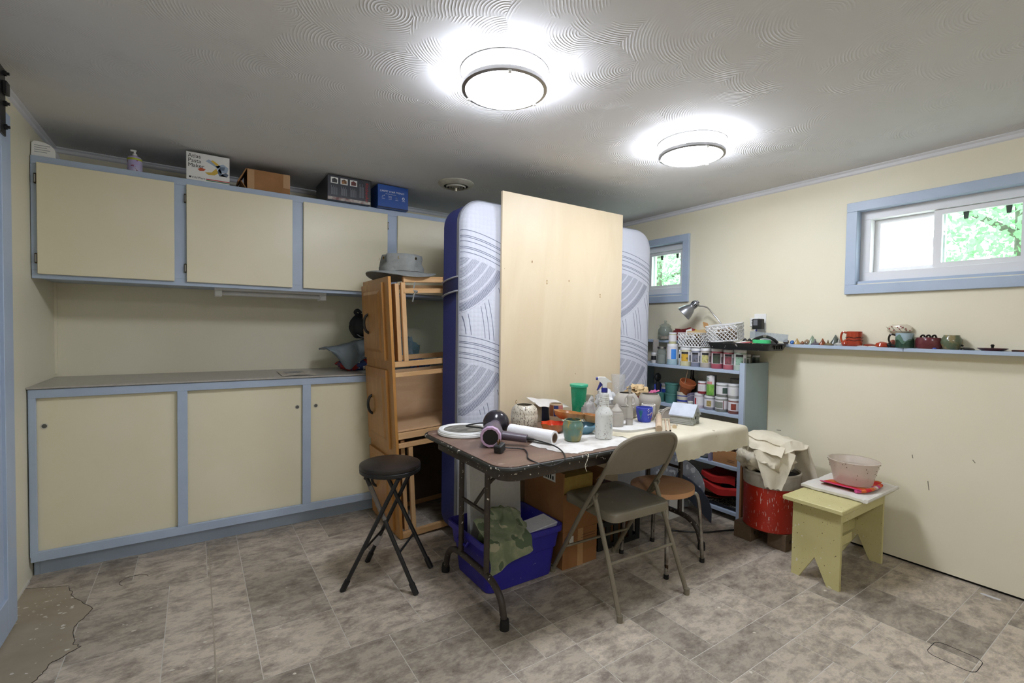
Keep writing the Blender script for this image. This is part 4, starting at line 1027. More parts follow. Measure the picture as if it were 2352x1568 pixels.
patch(t, 'rust_panel', pr_, FA-1.2, FA-.45, M('rust_glaze', '7a4326', rough=.25)); patch(t, 'navy_panel', pr_, FA-.42, FA+.25, M('navy_glaze', '2a3060', rough=.2)); patch(t, 'pink_panel', pr_, FA+.28, FA+1.1, M('pink_glaze', 'a9645c', rough=.3))
t = thing('paper_box', 'navy carton with crumpled white paper sheet on its lid against the plywood', 'box', (1.80, 2.315, TT))
MB().box((-.1, -.045, 0), (.09, .045, .09), .001).obj('carton', M('navy_card', '23264a', rough=.5), t)
MB().box((-.101, -.0455, 0), (-.06, .0455, .092), .001).obj('end_flap', M('beige_card', 'b5a68e', rough=.7), t)
MB().grid(lambda u, v: (-.115+.24*u, -.1+.14*v, .097+.04*v-.035*u+.008*nz(u*4, v*4)+(.012*u*(1-v))), 12, 8).solid(.0012).obj('paper_sheet', M('dirty_paper', 'cfccc8', 'bdb8b0', scale=8, rough=.8), t, ang=60)
m_emer = M('emerald_plastic', '1f9c72', rough=.25, trans=.35)
t = thing('green_tumbler', 'tall translucent emerald plastic tumbler with lid', 'cup', (1.985, 2.215, TT+.0005))
MB().lathe([(0, 0), (.033, 0), (.035, .004), (.05, .195), (.05, .2), (0, .2)], seg=40).obj('cup', m_emer, t)
b = MB()
for j in range(24):
    z = .03+j*.0068; r = .035+(.05-.035)*(z-.004)/.191
    for i in range(30):
        a = 2*PI*(i+.5*(j % 2))/30; b.add([((r+.0002)*math.cos(a-.05), (r+.0002)*math.sin(a-.05), z-.002), ((r+.0002)*math.cos(a+.05), (r+.0002)*math.sin(a+.05), z-.002), ((r+.0017)*math.cos(a), (r+.0017)*math.sin(a), z), ((r+.0002)*math.cos(a), (r+.0002)*math.sin(a), z+.0024)], [(0, 1, 2), (1, 3, 2), (3, 0, 2)])
o = b.obj('studs', m_emer, t); o['kind'] = 'stuff'
MB().lathe([(.05, .2005), (.056, .2005), (.057, .214), (.054, .217), (0, .215)], seg=40).obj('lid', M('emerald_lid', '36a883', rough=.35), t)
# spray bottle
t = thing('spray_bottle', 'clay-splashed white spray bottle with blue trigger', 'bottle', (1.735, 1.742, ZR), math.atan2(-.555, .83))
m_btl = M('white_hdpe', 'd9dad6', rough=.35, spots=[('6e675c', .33, 150), ('a79d8c', .33, 70)])
MB().lathe([(0, 0), (.04, 0), (.044, .004), (.0445, .12), (.043, .135), (.026, .16), (.0235, .17), (.0235, .215), (.025, .225), (.022, .232), (.013, .234), (.013, .24), (0, .24)], seg=36).obj('bottle', m_btl, t)
for z in (.178, .188, .198, .208): MB().lathe([(.0236, z), (.0246, z+.002), (.0246, z+.004), (.0236, z+.006)], seg=28).obj('grip_ring', m_btl, t)
MB().lathe([(.014, .2365), (.016, .2365), (.016, .258), (.013, .26)], seg=24).obj('collar', M('royal_blue', '2b2f86', rough=.35), t)
hd = MB().prism([(-.035, .298), (-.035, .312), (-.028, .314), (.004, .313), (.034, .292), (.034, .288), (.014, .288), (.01, .28), (.01, .259), (-.01, .259), (-.012, .278), (-.028, .293)], -.011, .011, 'xz').obj('spray_head', m_white, t, ang=30)
MB().lathe([(0, 0), (.007, 0), (.0075, .009), (0, .009)], seg=12, M4=axis_m((-.035, 0, .305), (-1, 0, .305))).obj('nozzle', M('royal_blue', '2b2f86'), hd)
MB().prism([(-.012, .288), (-.024, .288), (-.033, .262), (-.04, .245), (-.034, .245), (-.022, .262), (-.011, .272)], -.006, .006, 'xz').obj('trigger', M('royal_blue', '2b2f86'), t)
t.rotation_euler = (0, 0, math.atan2(-.555, .83))
text('lettering', '32oz', .014, M('faded_print', '5f86a0', rough=.6), t, frame3((.034, -.0295, .055), (0, 0, 1), (-.55, -.83, 0), (.83, -.55, 0)), .0003)
m_clay = M('grey_greenware', 'a9a39a', 'b3ada4', scale=8, rough=.8, bump=.06, bscale=90)
m_clayin = M('greenware_inside', '7d766d', rough=.9)
# white plaster board under some of the greenware
t = thing('plaster_board', 'flat white plaster board with rounded edge carrying clay pieces', 'board', (2.08, 1.87, ZC))
MB().prism(rrect(-.19, -.118, .165, .11, .11, 8), 0, .0115).obj('slab', M('plaster', 'd5d4d2', 'c9c6c0', scale=9, rough=.85), t)
ZB = ZC+.012
t = pot('lidded_jar', 'unglazed grey jar with a pointed conical lid', 'jar', (1.975, 1.885, ZB), [(0, 0), (.039, 0), (.0405, .004), (.0405, .058), (.0385, .066), (.0385, .069), (0, .069)], m_clay)
MB().lathe([(.0375, .0695), (.036, .078), (.022, .098), (.009, .112), (.0075, .118), (.004, .124), (0, .125)], seg=30).obj('lid', m_clay, t)
for z, r in ((.079, .0355), (.084, .032)): MB().lathe([(r, z), (r+.0006, z+.0006), (r-.0004, z+.0016)], seg=30).obj('groove', m_clayin, t)
# figurine: standing robed figure with one hand on the hip
t = thing('clay_figurine', 'slender grey clay figurine of a robed woman, arms curved at her sides', 'figurine', (2.062, 1.868, ZB), math.atan2(-.555, .83))
MB().lathe([(0, 0), (.0205, 0), (.0205, .035), (.021, .037), (.0215, .05), (.0195, .09), (.0165, .115), (.0135, .135), (.0155, .15), (.017, .163), (.013, .171), (.006, .176), (.0052, .184), (.0085, .19), (.0105, .2), (.0085, .21), (.004, .214), (0, .214)], seg=24, sx=1, sy=.8).obj('body', m_clay, t)
MB().tube(spline([(-.0145, 0, .166), (-.026, -.002, .15), (-.026, -.004, .125), (-.012, -.013, .108)], 5), [.0045]*16, 8).obj('arm', m_clay, t)
MB().tube(spline([(.0145, 0, .166), (.027, -.002, .15), (.029, -.004, .13), (.024, -.008, .118), (.008, -.013, .116)], 5), [.0045]*21, 8).obj('arm', m_clay, t)
MB().lathe([(.009, .205), (.0095, .212), (.006, .222), (.002, .226), (0, .226)], seg=16).obj('hair_bun', m_clayin, t)
MB().lathe([(.0212, .034), (.0222, .0355), (.0212, .037)], seg=24, sy=.8).obj('hem', m_clayin, t)
pot('large_clay_pot', 'large round-shouldered grey clay pot with narrow mouth', 'pot', (2.275, 2.09, ZC), vessel([(.05, 0), (.058, .006), (.08, .06), (.083, .09), (.074, .125), (.055, .15), (.05, .155), (.045, .155)], .006), m_clay, inner=(.06, .1, m_din))
pot('clay_vase', 'grey clay pot with wide open rim beside the round-shouldered pot', 'pot', (2.45, 2.05, ZC), vessel([(.04, 0), (.05, .01), (.066, .07), (.071, .1), (.067, .122), (.058, .138), (.058, .142), (.053, .142)], .005), m_clay, inner=(.06, .1, m_din))
t = pot('blue_cup', 'handmade cup painted cobalt blue with leaf and dash marks', 'cup', (2.215, 1.89, ZB), vessel([(.034, 0), (.038, .006), (.043, .03), (.048, .065), (.048, .085), (.0465, .086)], .004), M('cobalt_paint', '3a48b0', '4654bd', scale=8, rough=.6), inner=(.043, .06, m_clayin))
random.seed(11); cprof = lambda z: .038+.0105*min(1, z/.065)
for k in range(11):
    a = FA+.15+.9*random.random(); z = random.uniform(.015, .08); r = cprof(z)+.0008; d = random.uniform(.006, .013)
    MB().tube([(r*math.cos(a+q*d*18/1), r*math.sin(a+q*d*18/1), z+.004*math.sin(q*3)) for q in (-.5, -.2, .2, .5)], .0016, 5, flat=.6).obj('dash_mark', M('cream_slip', 'd6d3c4', rough=.7) if k % 3 else M('rose_slip', 'a23a5e', rough=.7), t)
for k in range(6):
    a0 = FA-.75; z0_ = .012; pts = []
    for q in range(6): z = z0_+q*.012; a = a0+(k-2.5)*.11*(q/5)**1.4; r = cprof(z)+.0007; pts.append((r*math.cos(a), r*math.sin(a), z))
    MB().tube(pts, .0013, 5).obj('leaf_stroke', M('teal_slip', '2f7f86', rough=.7), t)
t = pot('lined_cup', 'white clay cup with thin dark vertical lines behind the blue cup', 'cup', (2.335, 1.962, ZC), vessel([(.03, 0), (.036, .006), (.044, .04), (.045, .07), (.041, .096), (.039, .097)], .004), M('white_slip', 'd2cec8', rough=.8), inner=(.04, .07, m_clayin))
for k in range(8):
    a = FA+(k-3.5)*.33; MB().tube([(r*math.cos(a), r*math.sin(a), z) for r, z in ((.0363, .008), (.0444, .04), (.0454, .07), (.0424, .09))], .0011, 5).obj('dark_line', m_ink, t)
pot('small_cup', 'small plain grey clay cup behind the lidded jar', 'cup', (2.10, 2.045, ZC), vessel([(.025, 0), (.03, .01), (.043, .09), (.045, .098), (.042, .098)], .004), m_clay, inner=(.037, .06, m_clayin))
pot('flared_cup', 'plain grey clay cup between the figurine and the large pot', 'cup', (2.165, 1.985, ZC), vessel([(.026, 0), (.032, .01), (.041, .08), (.042, .088), (.039, .088)], .004), m_clay, inner=(.036, .06, m_clayin))
t = thing('clay_bag', 'grey block of clay in a loosely knotted plastic bag behind the spray bottle', 'bag', (1.935, 2.07, TT+.0024))
lump('bag', M('bagged_clay', '8f8a86', 'aaa6a3', scale=12, rough=.4, bump=.5, bscale=30), t, (0, 0, 0), (.045, .04, .068), 3, .25)
MB().tube(spline([(0, 0, .115), (.01, .005, .135), (.03, .0, .145)], 4), [.016, .01, .007, .006, .006, .008, .012, .016, .02], 7).obj('knot', clear_mat('bag_film', 'eeeeee', .2, .5), t)
pot('glass_tumbler', 'clear ribbed glass jar behind the green tumbler', 'jar', (2.095, 2.25, TT), vessel([(.035, 0), (.038, .006), (.038, .11), (.034, .125), (.034, .135), (.031, .135)], .003), clear_mat('ribbed_glass', 'f2f2ee', .08, .4, 'a9a79c'), wob=lambda a, z: .02*math.sin(a*20))
t = pot('clear_cup', 'tall clear plastic cup standing against the plywood', 'cup', (2.395, 2.275, ZC), vessel([(.03, 0), (.034, .004), (.047, .24), (.048, .25), (.046, .25)], .0015), clear_mat('clear_plastic', 'fbfbfb', .08, .22, 'e0e0e0'))
t = thing('plastic_wrap', 'crumpled translucent white plastic bag behind the large clay pot', 'bag', (2.27, 2.265, TT+.002)); lump('film', clear_mat('milky_film', 'f0f0f0', .25, .75, 'd5d6d8'), t, (0, 0, 0), (.075, .062, .085), 8, .4)
t = thing('red_tub', 'dark red plastic tub holding a sponge and cloth', 'tub', (2.555, 2.24, ZC)); MB().lathe(vessel([(.05, 0), (.055, .004), (.064, .1), (.066, .104), (.063, .104)], .003), seg=28).obj('tub', M('wine_plastic', '7d3a44', rough=.4), t)
t = thing('tan_sponge', 'ruffled tan sea sponge on top of the red tub', 'sponge', (2.54, 2.235, ZC+.105)); lump('sponge', M('sponge', 'd0b78f', 'bfa277', scale=18, rough=.95, bump=.8, bscale=40), t, (0, 0, 0), (.08, .058, .036), 21, .6, 4.0)
t = thing('pink_cloth', 'pink cloth scrap sticking out over the red tub', 'cloth', (2.60, 2.185, ZC+.106))
MB().grid(lambda u, v: (-.02+.085*u, -.03+.045*v+.01*math.sin(u*5), .004+.028*u+.01*nz(u*5, v*4, 7)+.006*math.sin(v*9)), 12, 6).solid(.003).obj('cloth', M('pink_fabric', 'b95a83', rough=.85), t, ang=60)
# rolling dowel, sticks, plaque, modelling tool, crumpled clay
def rod(name, label, cat, a, c, r, mat, z=ZC, end=None, group=None):
    a, c = Vector((*a, 0)), Vector((*c, 0)); m_ = (a+c)/2; t = thing(name, label, cat, (m_.x, m_.y, z), 0, group)
    MM = axis_m(a-m_+Vector((0, 0, r)), c-m_+Vector((0, 0, r))); L_ = (c-a).length
    MB().lathe([(0, 0), (r*.96, 0), (r, .002), (r, L_-.002), (r*.96, L_), (0, L_)], seg=20, M4=MM).obj('rod', mat, t)
    MB().lathe([(0, -.0006), (r*.9, -.0006), (r*.9, 0), (0, 0)], seg=16, M4=MM).obj('cut_end', end or mat, t); return t
m_dow = wood('dowel_wood', 'b89f86', 'c9b49b', (2, 2, 1), 8, .7); m_dend = M('end_grain', 'a8937c', rough=.9)
rod('rolling_dowel', 'thick wooden rolling dowel lying on the canvas', 'rolling pin', (2.095, 1.685), (2.40, 1.935), .0185, m_dow, end=m_dend)
rod('guide_stick', 'thin wooden guide stick next to the rolling dowel', 'stick', (2.135, 1.668), (2.43, 1.91), .005, m_dow, end=m_dark)
rod('guide_stick', 'thin wooden guide stick farthest from the rolling dowel', 'stick', (2.165, 1.665), (2.435, 1.887), .005, m_dow, end=m_dark)
t = thing('clay_plaque', 'arched grey clay plaque with raised border behind the log cabin', 'plaque', (2.435, 1.885, ZC), -.55)
MB().prism([(-.05, 0), (.05, 0)]+arc(0, .03, .05, 0, PI, 10), -.008, .004, 'xz').obj('plate', m_clay, t); MB().box((-.051, -.016, 0), (.051, -.0085, .012), .001).obj('base', M('cream_clay', 'cdc4ac', rough=.8), t)
MB().tube([(p[0], -.008, p[1]) for p in arc(0, .03, .04, .1, PI-.1, 10)], .0025, 5).obj('border', m_clay, t)
t = thing('wire_tool', 'small wooden modelling tool with wire loop on the canvas', 'tool', (2.275, 1.725, ZC), .75)
MB().tube([(-.03, 0, .009), (-.01, 0, .009), (.01, 0, .009), (.02, 0, .007)], [.013, .011, .006, .003], 12).obj('handle', wood('tool_wood', 'cbb593', 'd8c5a6', (1, 1, 1), 8, .6), t)
MB().tube(spline([(.018, 0, .007), (.035, .02, .006), (.06, .024, .006), (.066, 0, .006), (.06, -.024, .006), (.035, -.02, .006), (.018, 0, .007)], 4), .0013, 5).obj('wire', m_nickel, t)
t = thing('clay_offcuts', 'pile of crumpled grey clay offcuts at the back of the canvas', 'clay', (2.60, 1.99, ZC)); lump('offcuts', m_clay, t, (0, 0, 0), (.075, .06, .022), 31, .7, 5)
# log cabin
t = thing('log_cabin', 'miniature grey clay log cabin with slab roof and chimney', 'model house', (2.405, 1.70, ZC), math.atan2(.28, .96))
La, Lb, Hw, Hp = .105, .125, .062, .112       # local x along gable wall, y along log wall
m_cab = M('pale_clay', 'a9aba6', 'b9bbb6', scale=12, rough=.85)
MB().prism([(0, 0), (La, 0), (La, Hw), (La/2, Hp-.006), (0, Hw)], .006, .014, 'xz').obj('gable_wall', m_cab, t, smooth=False)
MB().prism([(0, 0), (La, 0), (La, Hw), (La/2, Hp-.006), (0, Hw)], Lb-.014, Lb-.006, 'xz').obj('gable_wall', m_cab, t, smooth=False)
for sx_ in (.004, La-.004):
    for k in range(6):
        z = .0055+k*.0102
        MB().tube([(sx_, -.006+random.uniform(-.003, .002), z), (sx_, Lb*.5, z+random.uniform(-.0006, .0006)), (sx_, Lb+.005, z)], .0058, 8).obj('log', m_cab, t)
for k in range(5): MB().tube([(-.006, .0095, .0105+k*.0102), (La+.005, .0095, .0105+k*.0102)], .0046, 8).obj('log', m_cab, t)
for xw in (.03, .068): MB().box((xw, .003, .028), (xw+.013, .0052, .044)).obj('window', m_dark, t)
ang = math.atan2(Hp-Hw, La/2)
for sg in (1, -1):
    P = [(La/2, Hp), (La/2-sg*(La/2+.014), Hw-.014*math.tan(ang)), (La/2-sg*(La/2+.014), Hw-.014*math.tan(ang)+.006), (La/2, Hp+.007)]
    MB().prism(P, -.012, Lb+.01, 'xz').obj('roof_slab', M('roof_slip', 'c4cbd6', 'b5bcc8', scale=14, rough=.8), t, smooth=False)
MB().lathe(vessel([(.012, 0), (.013, .012), (.015, .032), (.0135, .033)], .003, .028), (La/2+.014, .035, Hp-.012), 12).obj('chimney', m_cab, t)
# ------------------------------------------------------------------ under the table
m_tote = M('indigo_plastic', '2c2690', '302b98', scale=4, rough=.42, spots=('b9b6cf', .25, 40))
t = thing('storage_tote', 'indigo blue plastic storage tote under the table', 'tote', (1.372, 2.1, 0))
def ring_rect(hx, hy, r, z): return [(p[0], p[1], z) for p in rrect(-hx, -hy, hx, hy, r, 4)]
b = MB(); rows = []
for hx, hy, r, z in ((.19, .155, .03, 0), (.2, .162, .035, .006), (.215, .175, .035, .15), (.222, .182, .035, .155), (.232, .19, .035, .235), (.247, .204, .04, .24), (.248, .205, .04, .27), (.238, .195, .035, .271), (.224, .182, .035, .235), (.19, .152, .03, .008)):
    rows.append([b.bm.verts.new(p) for p in ring_rect(hx, hy, r, z)])
for A, B_ in zip(rows, rows[1:]):
    n = len(A)
    for i in range(n): b.bm.faces.new((A[i], A[(i+1) % n], B_[(i+1) % n], B_[i]))
b.bm.faces.new(rows[0][::-1]); b.bm.faces.new(rows[-1]); b.obj('tub', m_tote, t, ang=40)
for sg in (-1, 1): MB().tube([(sg*.246, -.05, .235), (sg*.258, -.045, .215), (sg*.258, .045, .215), (sg*.246, .05, .235)], .007, 7).obj('handle', m_tote, t)
m_foam = M('white_foam', 'd9d9dc', 'd2d2d6', scale=60, rough=.8, bump=.15, bscale=300)
t = thing('foam_sheet', 'tall white foam sheet standing upright in the blue tote', 'foam', (1.38, 2.2, .0095)); MB().box((-.165, -.018, 0), (.165, .018, .63), .003).obj('slab', m_foam, t)
t.rotation_euler = (-.06, 0, 0)
t = thing('foam_block', 'short white foam block lying across the rim of the blue tote', 'foam', (1.49, 1.985, .2), .28); t.rotation_euler = (.12, 0, .16)
MB().box((-.11, -.05, 0), (.115, .06, .075), .003).obj('slab', m_foam, t)
t = thing('camouflage_cloth', 'crumpled green camouflage cloth spilling over the blue tote', 'cloth', (1.27, 1.99, .2))
m_camo = M('camouflage', '6d775a', '8a8e72', scale=9, rough=.9, lo=.42, hi=.55, spots=[('566349', .43, 9), ('a09b80', .36, 13)], bump=.4, bscale=25)
lump('heap', m_camo, t, (.03, .02, -.02), (.115, .085, .1), 12, .4, 1.8)
MB().grid(lambda u, v: (-.135+.25*u+.02*nz(u*4, v*3, 1), (.03-.145*min(1, v/.5))-(.014+.008*math.sin(u*9))*max(0, v-.5)*2, (.15-.072*min(1, v/.5))-(.2-.1*u)*max(0, v-.5)*1.4+.014*nz(u*5, v*4)*(1 if v < .5 else .3)), 18, 16).solid(.004).obj('draped_corner', m_camo, t, ang=60)
m_card2 = M('brown_carton', '9a6b42', '8f623b', scale=4, rough=.8, bump=.04)
t = thing('lower_carton', 'closed brown carton on the floor beside the blue tote', 'box', (1.635, 1.93, 0))
MB().box((0, 0, 0), (.25, .34, .205), .002).obj('carton', m_card2, t)
MB().box((.105, -.0008, 0), (.145, 0, .205)).obj('tape', m_tape, t); MB().box((.045, -.001, .125), (.075, 0, .175)).obj('sticker', m_wcard, t)
for k in range(2): MB().box((.13+.004*k, -.0009, .15+k*.014), (.235, 0, .1525+k*.014)).obj('printed_line', M('carton_ink', '6e4a30', rough=.8), t)
MB().lathe([(.02, 0), (.023, 0), (.023, .0009), (.02, .0009)], seg=18, M4=axis_m((.03, 0, .155), (.03, -1, .155))).obj('printed_ring', M('carton_ink', '6e4a30'), t)
t = thing('upper_carton', 'open brown carton stacked on the closed carton', 'box', (1.634, 1.93, .2055))
for a, c in (((0, 0, 0), (.006, .36, .32)), ((.006, 0, 0), (.26, .006, .205)), ((.254, .006, 0), (.26, .36, .24)), ((.006, .354, 0), (.254, .36, .34)), ((.006, .006, 0), (.254, .354, .006))): MB().box(a, c).obj('side', m_card2, t)
MB().prism([(.254, .24), (.26, .24), (.33, .29), (.327, .295)], .02, .34, 'xz').obj('flap', m_card2, t, smooth=False)
MB().prism([(0, .205), (-.004, .203), (.0, .11), (.006, .12)], .0, .0, 'yz')
st_ = MB().box((-.001, .07, .255), (0, .18, .31)).obj('shipping_label', m_wcard, t)
for k in range(4): MB().box((-.0016, .085+.02*k, .265), (-.001, .097+.02*k, .285+.015*(k % 2))).obj('barcode_block', m_prblack, st_)
t = thing('yellow_foam', 'block of yellow foam rubber sitting in the open carton', 'foam', (1.652, 1.945, .2125)); MB().box((0, 0, 0), (.21, .3, .285), .006, 2).obj('block', M('yellow_foam', 'b59a55', 'a98e4b', scale=40, rough=.95, bump=.3, bscale=200), t)
t = thing('milk_crate', 'black plastic crate with slotted sides on the floor behind the chair', 'crate', (1.95, 1.985, 0))
m_crate = M('crate_plastic', '14181a', rough=.5); W_, D_, H_ = .355, .32, .165
MB().box((0, 0, 0), (W_, D_, .008)).obj('floor_panel', m_crate, t)
for z0, z1 in ((.008, .03), (.135, H_)):
    for a, c in (((0, 0), (W_, .01)), ((0, D_-.01), (W_, D_)), ((0, .01), (.01, D_-.01)), ((W_-.01, .01), (W_, D_-.01))): MB().box((*a, z0), (*c, z1)).obj('rim', m_crate, t)
for k in range(6):
    x = k*(W_-.035)/5
    for y in (0, D_-.008): MB().box((x, y, .03), (x+.035, y+.008, .135)).obj('slat', m_crate, t)
for k in range(1, 5):
    y = k*(D_-.035)/5
    for x in (0, W_-.008): MB().box((x, y, .03), (x+.008, y+.035, .135)).obj('slat', m_crate, t)
t = thing('crate_carton', 'plain tan carton inside the black crate', 'box', (2.0, 2.02, .0085)); MB().box((0, 0, 0), (.24, .2, .12), .002).obj('carton', m_card2, t)
t = thing('maroon_case', 'dark maroon case resting on the black crate under the table', 'case', (2.13, 2.16, .1655), .2)
MB().prism([(-.17, 0), (.15, 0), (.19, .07), (.12, .15), (-.02, .2), (-.19, .1)], -.06, .08, 'xz').obj('body', M('maroon_vinyl', '3a1420', rough=.45), t)
# leaning sheets between table and shelves
m_galv = M('galvanised', 'a6a8ac', '7d7f83', scale=9, rough=.42, metal=.15, spots=('cfd0d2', .4, 14))
t = thing('metal_disc', 'large tarnished metal disc leaning beside the shelf unit', 'disc', (2.945, 2.26, 0)); t.rotation_euler = (0, .09, 0)
MB().prism([(.28*math.cos(a), .185+.185*math.sin(a)) for a in [2*PI*i/48 for i in range(48)]], 0, .005, 'yz').obj('sheet', m_galv, t, ang=30)
t = thing('navy_board', 'dark slate-blue board leaning on its corner in front of the metal disc', 'board', (2.90, 1.885, 0)); t.rotation_euler = (0, .05, 0)
MB().prism([(0, 0), (.002, .09), (.03, .15), (.09, .205), (.17, .245), (.28, .275), (.32, .19)], 0, .007, 'yz').obj('sheet', M('slate_board', '3d4350', '353b47', scale=6, rough=.45), t, ang=25)
t = thing('white_carton', 'small white printed carton on the floor behind the table leg', 'box', (2.70, 2.07, 0)); MB().box((0, 0, 0), (.16, .15, .14), .001).obj('carton', m_wcard, t)
for k in range(3): MB().box((.09, -.0008, .04+k*.015), (.13-(k % 2)*.012, 0, .046+k*.015)).obj('printed_block', m_prblack, t)
tag(MB().tube(spline([(2.55, 1.95, .006), (2.7, 1.82, .006), (2.82, 1.77, .006), (2.95, 1.72, .006), (3.03, 1.70, .006)], 8), .005, 7).obj('power_cable', m_black), 'black cable lying on the floor in front of the shelf unit', 'cable')

# ------------------------------------------------------------------ shelf unit on the right wall
SX0, SX1, SYA, SYB = 3.05, 3.352, 1.765, 2.78
t = thing('shelf_unit', 'light blue open shelf unit against the window wall', 'shelf', (SX0, SYA, 0))
m_bluesh = M('blue_paint_shaded', '97a9ad', '8fa1a6', scale=4, rough=.5)  # the blue paint again, with the greyer tone of shade put into its colour
MB().box((.02, 0, 0), (SX1-SX0, .02, 1.085), .001).obj('side_panel', m_bluesh, t)
MB().box((.02, SYB-SYA-.02, 0), (SX1-SX0, SYB-SYA, 1.03), .001).obj('side_panel', m_bluesh, t)
MB().box((0, -.001, 0), (.0195, .034, 1.088), .001).obj('stile', m_blue, t); MB().box((0, SYB-SYA-.034, 0), (.0195, SYB-SYA, 1.03), .001).obj('stile', m_blue, t)
SH = [1.034, .732, .372, .062]
for z in SH:
    MB().box((.02, .0205, z-.02), (SX1-SX0, SYB-SYA-.0205, z), .001).obj('shelf_board', m_blue, t)
    MB().box((0, .0345, z-.022), (.0195, SYB-SYA-.0345, z), .001).obj('shelf_edge', m_blue, t)
MB().box((0, .14, .062), (.018, .165, .35), .001)
m_lidw = M('jar_lid', 'dcdde0', rough=.35); SA = PI+.55           # direction in which the shelf jars face
def jar(loc, r, h, body, label=None, lid=None, name='paint_jar', cat='jar', parts=(), grp=None, rim=True):
    t = thing(name, label, cat, loc, 0, grp)
    MB().lathe([(0, 0), (r*.94, 0), (r, .004), (r, h*.8), (r*.93, h*.84), (r*.93, h*.86), (0, h*.86)], seg=24).obj('jar', body, t)
    if rim: MB().lathe([(r*.96, h*.862), (r*.985, h*.865), (r*.985, h*.985), (r*.95, h), (0, h)], seg=24).obj('lid', lid or m_lidw, t)
    for nm, a0, a1, z0, z1, mt in parts:
        patch(t, nm, [(r, h*z0), (r, h*z1)], SA+a0, SA+a1, mt, 8, .0006)
    return t
P_ = lambda c, r=.4: M('paint_'+c, c, rough=r)
W8 = M('label_white', 'd8d6da', rough=.5); K8 = M('label_black', '232326', rough=.5)
def glazejar(y, r, h, col, pic, text_, nm, x=3.105, z=SH[0]):
    pm = M('label_'+pic, pic, None, rough=.5); pt = M('labelpat_'+pic, pic, '4b463c', scale=60, rough=.5, lo=.5, hi=.7)
    return jar((x, y, z+.0003), r, h, P_(col), text_, parts=[('label', -1.15, 1.15, .24, .78, W8), ('black_band', -.75, .45, .66, .775, K8), ('picture', -.75, .45, .26, .655, pt), ('side_text', .6, 1.0, .3, .6, m_prgrey)], name='glaze_jar', grp='glaze jars on the top shelf')
def fix(t):   # later label layers sit proud of earlier ones
    k = 0
    for ch in t.children:
        if ch.name.split('.')[0] in ('black_band', 'picture', 'side_text', 'swatch', 'stripe'):
            k += 1; ch.scale = (1.012, 1.012, 1)
    return t
fix(glazejar(2.262, .0425, .139, 'cfc9a2', 'c9a133', 'glaze jar with yellow picture label on the top shelf', 'y'))
fix(glazejar(2.174, .036, .136, '7e8396', '6d6f80', 'glaze jar with slate grey-blue contents on the top shelf', 'g'))
fix(glazejar(2.090, .0395, .140, 'b5ada4', 'c2bd7f', 'glaze jar with pale lime patterned label on the top shelf', 'c'))
fix(glazejar(1.999, .042, .141, 'ab5260', '3f4a3c', 'glaze jar of dusky red with dark green label on the top shelf', 'r'))
fix(glazejar(1.911, .0375, .138, 'b5626c', '8c4a55', 'glaze jar of rose pink with maroon label on the top shelf', 'p'))
fix(glazejar(1.829, .0405, .141, 'b3c4b8', '8fb09c', 'glaze jar of pale mint at the right end of the top shelf', 'm'))
jar((3.235, 1.86, SH[0]+.0003), .028, .105, P_('8d9488'), 'small olive glaze jar behind the mint jar', parts=[('label', -1, 1, .25, .78, W8), ('picture', -.5, .6, .3, .7, M('label_olive', '5f6a5c', rough=.5))])
jar((3.305, 1.83, SH[0]+.0003), .024, .1, P_('5d6b60'), 'small dark green glaze jar nearest the outlet', parts=[('label', -1, 1, .25, .7, M('label_dg', '3f4d44', rough=.5))])
t = jar((3.105, 2.386, SH[0]+.0003), .0405, .163, P_('a9c3cc'), 'tall white jar with bright blue label panel on the top shelf', parts=[('label', -1.3, 1.3, .27, .86, W8), ('swatch', -.1, .85, .28, .75, M('label_sky', '3f86d8', rough=.45))]); fix(t)
jar((3.13, 2.322, SH[0]+.0003), .019, .12, P_('c3d0d6'), 'slim white bottle with dark label behind the blue-labelled jar', parts=[('label', -1, 1, .45, .7, K8)], name='slim_bottle', cat='bottle')
jar((3.105, 2.386, SH[0]+.164), .030, .088, P_('b9b78e'), 'small white-labelled jar stacked on the tall blue-labelled jar', parts=[('label', -1.3, 1.3, .2, .78, W8)])
m_glass = clear_mat('jar_glass', 'eef2ee', .05, .28, 'aab0aa')
t = thing('mason_jar', 'clear glass mason jar half full of grey powder with metal lid', 'jar', (3.105, 2.487, SH[0]+.0003))
MB().lathe(vessel([(.034, 0), (.038, .005), (.038, .095), (.031, .11), (.031, .12)], .002), seg=24).obj('glass', m_glass, t); MB().lathe([(0, .003), (.0355, .003), (.0355, .075), (0, .076)], seg=24).obj('powder', P_('8d8f8c', .9), t); MB().lathe([(.032, .121), (.034, .121), (.034, .136), (0, .137)], seg=24).obj('lid', m_nickel, t)
jar((3.105, 2.565, SH[0]+.0003), .022, .085, P_('c9c6c2'), 'little white jar with black lettering band next to the mattress', parts=[('label', -1, 1, .3, .7, K8)], name='small_jar')
t = thing('upright_board', 'pale board standing on the top shelf beside the mattress', 'board', (3.17, 2.62, SH[0]+.0003)); MB().box((0, 0, 0), (.06, .012, .19), .001).obj('board', P_('b7b1aa', .7), t)
